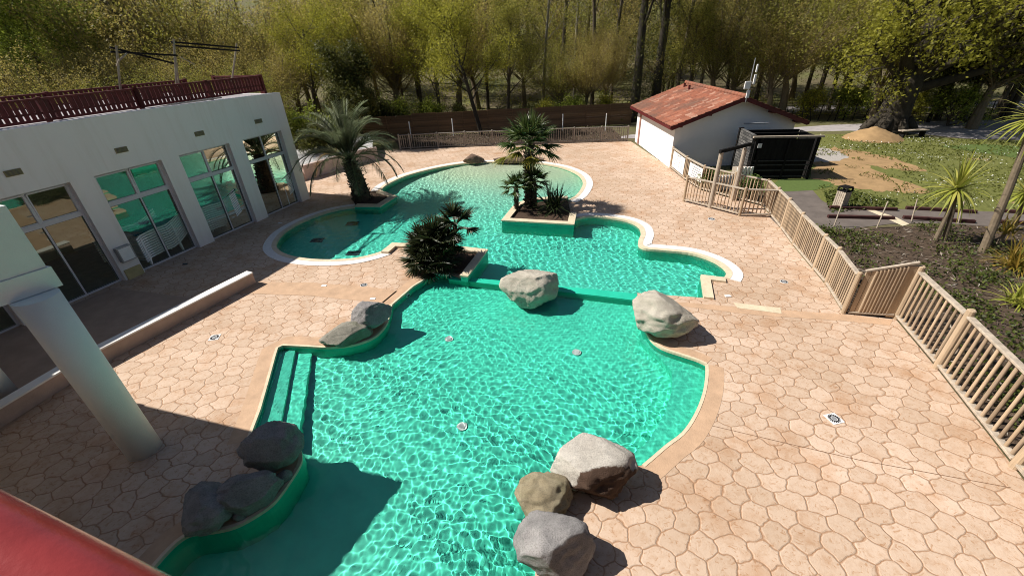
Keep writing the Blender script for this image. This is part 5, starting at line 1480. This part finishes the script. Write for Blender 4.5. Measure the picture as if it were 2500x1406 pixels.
class Tree:
    def __init__(s, seed): s.g = random.Random(seed); s.wood = MB(); s.tips = []
    def limb(s, p, d, L, r, lev, spec):
        """one wavy limb; its children leave it along its outer part"""
        g = s.g; n = 4 if lev < 2 else 3; pts = [Vector(p)]; d = Vector(d).normalized(); dirs = [d.copy()]
        for k in range(n):
            w_ = spec['wob'][lev]; d = (d + Vector((g.uniform(-w_, w_), g.uniform(-w_, w_), g.uniform(-w_, w_) + spec['up'][lev]))).normalized()
            pts.append(pts[-1] + d * (L / n)); dirs.append(d.copy())
        rr = [r * (1 - spec['taper'] * k / n) for k in range(n + 1)]
        s.wood.tube(pts, rr, (9, 6, 4, 3)[lev], cap=False)
        if lev == spec['levels'] - 1 or L < .3:
            s.tips += [(pts[k].lerp(pts[k + 1], g.random()), lev) for k in range(n) for _ in range(spec['lp'])]
            return
        if spec.get('mid'): s.tips += [(pts[k], lev) for k in range(2, n + 1)] if lev else []
        for i in range(spec['n'][lev]):
            t = spec['t0'][lev] + (1 - spec['t0'][lev]) * (i + g.random()) / spec['n'][lev]; k = min(int(t * n), n - 1); q = pts[k].lerp(pts[k + 1], t * n - k)
            a = i * 2.39996 + g.uniform(-.5, .5); ax = dirs[k].orthogonal().normalized(); ax = Matrix.Rotation(a, 3, dirs[k]) @ ax
            sp = R(g.uniform(*spec['ang'][lev])); nd = dirs[k] * math.cos(sp) + ax * math.sin(sp)
            s.limb(q, nd, L * spec['len'][lev] * g.uniform(.7, 1.15) * (1.15 - .5 * t), rr[k] * spec['rad'][lev], lev + 1, spec)
    def leaves(s, per, size, spread, seed, flat=.25):
        ng_ = np.random.default_rng(seed); T = np.array([tuple(t) for t, _ in s.tips]); T = np.repeat(T, per, 0)
        T = T + ng_.normal(0, spread, T.shape); T[:, 2] = np.maximum(T[:, 2], .15)
        return leaf_quads(ng_, T, size, np.array([-.25, -.05, flat]), .62)


S_POLLARD = dict(levels=3, wob=[.08, .10, .16], up=[.0, .10, .06], taper=.55, n=[30, 9, 0], t0=[.82, .2, 0], ang=[(12, 68), (16, 42), (0, 0)], len=[2.9, .40, 0], rad=[.20, .5, 0], lp=3, mid=True)
S_SPRING = dict(levels=4, wob=[.07, .16, .22, .25], up=[.02, .09, .05, .02], taper=.62, n=[13, 6, 4, 0], t0=[.28, .25, .2, 0], ang=[(28, 68), (25, 60), (25, 60), (0, 0)], len=[.50, .48, .5, 0], rad=[.42, .5, .55, 0], lp=2)
S_TALL = dict(levels=4, wob=[.04, .14, .2, .25], up=[.03, .10, .06, .03], taper=.6, n=[12, 4, 3, 0], t0=[.45, .3, .2, 0], ang=[(22, 48), (20, 50), (20, 50), (0, 0)], len=[.26, .5, .55, 0], rad=[.34, .5, .55, 0], lp=2)
S_BUSH = dict(levels=3, wob=[.2, .2, .25], up=[.0, .06, .02], taper=.5, n=[16, 6, 0], t0=[.05, .2, 0], ang=[(15, 80), (25, 60), (0, 0)], len=[.95, .55, 0], rad=[.6, .5, 0], lp=3, mid=True)


def make_tree(name, kind, H, seed, leaf, per, size, spread, bark=None, lean=(0, 0), r0=None):
    """prototype at the origin: Empty > trunk, crown"""
    root = empty(name); T = Tree(seed); bark = bark or M_BARK
    if kind == 'pollard': T.limb((0, 0, -.2), (lean[0], lean[1], 1), H * .26, r0 or .26, 0, S_POLLARD)
    elif kind == 'spring': T.limb((0, 0, -.2), (lean[0], lean[1], 1), H * .80, r0 or H * .017, 0, S_SPRING)
    elif kind == 'tall': T.limb((0, 0, -.2), (lean[0], lean[1], 1), H * .96, r0 or H * .012, 0, S_TALL)
    else: T.limb((0, 0, -.1), (lean[0], lean[1], 1), H * .55, r0 or .08, 0, S_BUSH)
    if name == 'ivy_clad_tree':
        gi = random.Random(seed)
        for k in range(420):
            zz = gi.uniform(.5, H * .75); a = gi.uniform(0, 6.28); rr = .45 + .35 * abs(noise.noise(Vector((math.cos(a), math.sin(a), zz * .5)))); T.tips.append((Vector((math.cos(a) * rr, math.sin(a) * rr, zz)), 1))
    T.wood.build('trunk', bark, root, smooth=True)
    q = MB(); q.quads(T.leaves(per, size, spread, seed)); q.build('crown', LEAF[leaf], root)
    return root


P_ = {}
def proto(key, *a, **k): P_[key] = make_tree(*a, **k); return P_[key]
proto('pol1', 'pollard_tree', 'pollard', 9.0, 1, 'olive', 11, .085, .22, M_BARKT); proto('pol2', 'pollard_tree', 'pollard', 8.6, 2, 'olive', 11, .085, .24, M_BARKT); proto('pol3', 'pollard_tree', 'pollard', 9.0, 3, 'mix', 11, .09, .24, M_BARKT)
proto('spr1', 'spring_tree', 'spring', 11.5, 4, 'yellow', 14, .125, .32); proto('spr2', 'spring_tree', 'spring', 11, 5, 'mix', 14, .12, .32); proto('spr3', 'spring_tree', 'spring', 10, 6, 'green', 14, .13, .32)
proto('tal1', 'tall_tree', 'tall', 15, 7, 'mix', 8, .17, .35, M_BARKL); proto('tal2', 'tall_tree', 'tall', 16, 8, 'dark', 10, .20, .40, M_BARKD); proto('tal3', 'tall_tree', 'tall', 15, 9, 'mix', 4, .15, .35)
proto('drk1', 'dark_tree', 'spring', 7.0, 10, 'dark', 14, .18, .28, M_BARKD); proto('ivy1', 'ivy_clad_tree', 'tall', 15, 12, 'dark', 6, .18, .35, M_BARKD, r0=.42)
proto('bsh1', 'wild_shrub', 'bush', 3.4, 13, 'green', 5, .16, .20); proto('bsh2', 'wild_shrub', 'bush', 3.0, 14, 'dark', 6, .16, .20); proto('bsh3', 'wild_shrub', 'bush', 2.8, 15, 'yellow', 4, .15, .22)
proto('lean', 'leaning_tree', 'spring', 10.5, 16, 'yellow', 13, .125, .34, M_BARKD, lean=(-.22, .05))
used = set()


def plant(key, px, dist, label, s=1.0, cat='tree', group=None, zz=None):
    p = at(px, 150, dist)
    r_ = P_[key]
    if key in used: r_ = copy_tree(r_)
    used.add(key)
    r_.location = (p.x, p.y, gz(p.x, p.y) if zz is None else zz); r_.rotation_euler = (0, 0, 0 if key == 'lean' else (px * 1.7 + dist) % 6.28); r_.scale = (s, s, s * (1 + .06 * math.sin(px)))
    return tag(r_, label, cat, group or {'pol': 'brown twiggy pollard trees of the wood edge', 'spr': 'leafing trees of the wood edge', 'tal': 'tall slender trees of the wood', 'bsh': 'wild shrubs under the wood edge'}.get(key[:3]))


for a in (
    # behind the roof terrace, left
    ('pol1', 60, 37, 'brown twiggy pollard behind the burgundy railing at the left edge'), ('pol2', 200, 40, 'brown twiggy pollard behind the railing, second from the left edge', 1.05),
    ('pol1', 340, 38, 'brown twiggy pollard rising behind the first roof pole'), ('pol2', 500, 41, 'brown twiggy pollard between the double roof pole and the last pole', 1.1),
    ('pol1', 640, 39, 'brown twiggy pollard just past the last roof pole', 1.0), ('pol3', 560, 33, 'muted green pollard low behind the end of the roof railing', .8), ('pol3', 410, 34, 'muted green pollard low behind the middle of the railing', .8), ('pol3', 130, 33, 'muted green pollard low behind the left part of the railing', .8), ('pol3', 270, 33, 'muted green pollard low behind the railing before the first pole', .78),
    ('spr3', 40, 43, 'fresh green tree filling the top left corner', 1.3), ('spr3', 150, 46, 'fresh green tree beside the top left corner tree', 1.15), ('drk1', 300, 52, 'dark evergreen behind the pollards at the top left', 1.6), ('drk1', 225, 55, 'dark evergreen between the fresh green trees and the pollards', 1.5),
    ('spr1', 735, 40, 'yellow green tree above the far corner of the pool building', .86), ('spr1', 860, 43, 'yellow green tree standing above the drooping palm', .95),
    ('drk1', 845, 34.5, 'small dense dark tree right behind the drooping palm', .92), ('bsh2', 735, 30, 'dark shrub at the far corner of the pool building', 1.1), ('bsh2', 800, 34, 'dark shrub behind the gravel bank', 1.0), ('bsh1', 700, 33, 'green shrub behind the end of the railing', 1.1), ('bsh2', 905, 38, 'dark shrub behind the left end of the board fence', 1.1), ('bsh1', 945, 39, 'green shrub just above the left end of the board fence', 1.0),
    # centre
    ('pol2', 960, 46, 'brown twiggy pollard in the gap right of the dark small tree', 1.15), ('lean', 1165, 35.4, 'leaning yellow green tree in front of the brown board fence'),
    ('spr1', 1060, 42, 'yellow green tree behind the leaning tree', .95), ('spr2', 1235, 41, 'muted green tree with a pale forked trunk right of the leaning tree', .92), ('tal1', 1325, 42, 'tall straight pale trunk above the fan palm', .9), ('tal3', 1185, 47, 'tall nearly bare tree behind the leaning tree', 1.0),
    ('pol3', 1365, 40, 'muted pollard with a dark knob head above the fan palm', .85), ('pol1', 1430, 40.5, 'wide brown pollard with a thick dark knobbed trunk left of the hut', 1.05), ('pol2', 1480, 44, 'brown pollard behind the thick knobbed one left of the hut', 1.05), ('bsh3', 1330, 39, 'yellowish shrub just above the board fence behind the fan palm', .85), ('bsh1', 1400, 39, 'green shrub above the board fence left of the knobbed pollard', .9), ('bsh1', 1040, 39.5, 'green shrub above the board fence left of the leaning trunk', .9), ('bsh2', 1110, 40, 'dark shrub above the board fence by the leaning trunk', .8), ('bsh3', 1490, 39.5, 'yellowish shrub above the board fence next to the hut roof', .9),
    ('ivy1', 1560, 40, 'dark ivy clad tree with a thick black trunk behind the hut', 1.0), ('ivy1', 1612, 42.5, 'second dark ivy clad trunk just right of the thickest one', 1.05),
    ('tal2', 1010, 54, 'tall dark tree at the back above the board fence', 1.0), ('tal1', 1405, 52, 'tall slender tree at the back between the pollards', 1.05), ('tal3', 1650, 50, 'tall bare tree behind the hut ridge', 1.0), ('tal1', 1720, 49, 'tall slender pale tree above the middle of the hut roof', .95), ('spr2', 1700, 45, 'muted green tree directly behind the hut roof', .85), ('tal2', 1790, 53, 'tall dark tree behind the aerial mast', 1.0),
    ('pol1', 1910, 43.5, 'round brown pollard right of the aerial mast', 1.12), ('pol3', 1800, 46, 'muted pollard left of the round brown one', 1.0), ('tal3', 1990, 55, 'tall bare tree at the back between mast and big tree', 1.05),
    # right of the big tree
    ('spr1', 2060, 50, 'yellow green tree left behind the big tree', .95), ('spr2', 2290, 50, 'muted green tree right behind the big tree', 1.05), ('spr1', 2420, 48, 'yellow green tree at the back of the right edge', 1.05), ('drk1', 2330, 46, 'dark tree on the lane right of the big tree', 1.2), ('drk1', 2455, 47, 'dark tree on the lane at the right edge', 1.3), ('spr2', 2510, 52, 'muted green tree in the top right corner', 1.2), ('spr1', 2190, 54, 'yellow green tree straight behind the big trunk', 1.0), ('bsh3', 2010, 44, 'yellowish shrub beside the lane right of the hut', 1.0), ('bsh1', 2110, 46, 'green shrub beside the lane left of the big trunk', 1.0), ('bsh3', 2260, 44.5, 'yellowish shrub beside the lane right of the big trunk', 1.1), ('bsh1', 2385, 45, 'green shrub beside the lane at the right', 1.1),
): plant(*a)

# the big plane tree, individually grown
c = G(2165, 319); T = Tree(77); g = T.g
bt = tag(empty('plane_tree', c), 'big old tree with a thick flared trunk and spreading limbs on the lawn', 'tree')
tw = MB()
for k in range(1): tw.tube([(0, 0, -.2), (0, 0, .25), (.03, 0, .8), (.08, .05, 1.8), (.15, .08, 3.0), (.2, .1, 3.8)], [1.35, 1.12, .95, .86, .88, .6], 18)
for k in range(7):
    a = k * .9 + .2; tw.tube([(math.cos(a) * .8, math.sin(a) * .8, .8), (math.cos(a) * 1.35, math.sin(a) * 1.35, .25), (math.cos(a) * 1.75, math.sin(a) * 1.75, -.1)], [.36, .26, .1], 8)
T.wood = tw
S_BIG = dict(levels=4, wob=[.10, .18, .24, .28], up=[.03, .02, .0, -.02], taper=.6, n=[7, 5, 4, 0], t0=[.25, .2, .2, 0], ang=[(30, 62), (28, 62), (28, 60), (0, 0)], len=[.55, .55, .5, 0], rad=[.5, .5, .5, 0], lp=3)
for d, L, r in (((-.55, -.1, .75), 5.4, .45), ((.04, .05, 1), 8.5, .62), ((.55, .05, .80), 9.5, .55), ((.93, -.1, .34), 9.5, .32), ((.75, -.35, .55), 8.0, .28), ((.4, -.5, .7), 7.0, .26), ((-.2, -.6, .8), 5.0, .26), ((.3, .7, .7), 6.5, .3), ((-.80, -.1, .45), 4.6, .22)):
    T.limb((.25, .08, 3.0 if d[2] > .4 else 2.5), d, L, r, 0, S_BIG)
T.wood.build('trunk', M_BARKP, bt, smooth=True)
q = MB(); q.quads(T.leaves(2, .20, .5, 5)); q.build('crown', LEAF['yellow'], bt)

# the wood behind reads as one mass
src = [(P_[k], w_) for k, w_ in (('pol1', 5), ('pol3', 5), ('spr2', 2), ('spr1', 2), ('tal2', 1), ('tal1', 3), ('tal3', 4), ('spr3', 1))]
bag = [o for o, w_ in src for _ in range(w_)]
mats_w = [M_BARK, M_BARKD, M_BARKT, LEAF['olive'], LEAF['mix'], LEAF['yellow'], LEAF['dark'], LEAF['green']]
idx = {m.name: i for i, m in enumerate(mats_w)}
wood = MB(); gr_ = random.Random(9); cache = {}
def mesh_of(o):
    if o.data.name not in cache:
        me = o.data; v = np.zeros(len(me.vertices) * 3); me.vertices.foreach_get('co', v); cache[o.data.name] = (v.reshape(-1, 3), [tuple(p.vertices) for p in me.polygons])
    return cache[o.data.name]
for row, (d0, step) in enumerate(((48, 84), (58, 90), (72, 84))):
    for px in range(90 if row < 2 else -140, 2680, step):
        o = gr_.choice(bag[:10] + bag[-6:]) if row == 0 else gr_.choice(bag); p = at(px + gr_.uniform(-25, 25), 150, d0 + gr_.uniform(-4, 4)); s_ = gr_.uniform(1.0, 1.35) * (1.25 if o.name.startswith('pollard') else 1.0) * (1.8 if o.name.startswith('dark') else 1); a_ = gr_.uniform(0, 6.28)
        M3 = np.array([[math.cos(a_), -math.sin(a_), 0], [math.sin(a_), math.cos(a_), 0], [0, 0, 1]]) * s_; b0 = np.array([p.x, p.y, gz(p.x, p.y) - .1])
        for ch in o.children:
            v, f = mesh_of(ch); nm = ch.data.materials[0].name
            if nm not in idx: nm = 'grey_brown_bark'
            if ch.name.startswith('crown'): v = v.reshape(-1, 4, 3)[::(4 if row else 2)].reshape(-1, 3); f = [tuple(4 * i + q for q in range(4)) for i in range(len(v) // 4)]; v4 = v.reshape(-1, 4, 3); cc = v4.mean(1, keepdims=True); v = (cc + (v4 - cc) * (1.75 if row else 1.3)).reshape(-1, 3)
            wood.add(v @ M3.T + b0, f, idx[nm])
tag(wood.build('forest', mats_w), 'dense spring wood rising behind the single trees', 'wood', kind='stuff')
# undergrowth along the wood edge
n_ = 9000; ug = np.random.default_rng(8)
px_ = ug.uniform(-100, 2600, 900); cl = []
for i, px in enumerate(px_):
    p = at(px, 150, ug.uniform(38.5, 56)); h_ = ug.uniform(.4, 1.4); k = 26
    if p.y < 37.5 or (p.x > 9 and 39 < p.y < 43.5): continue
    P = np.stack([p.x + ug.normal(0, .55, k), p.y + ug.normal(0, .5, k), gz(p.x, p.y) + np.abs(ug.normal(0, .5, k)) * h_ + .05], 1); cl.append(leaf_quads(ug, P, .22, np.array([-.2, 0, .4])))
q = MB(); q.quads(np.concatenate(cl)); tag(q.build('undergrowth', LEAF['mix']), 'tangled undergrowth on the wood floor', 'undergrowth', kind='stuff')
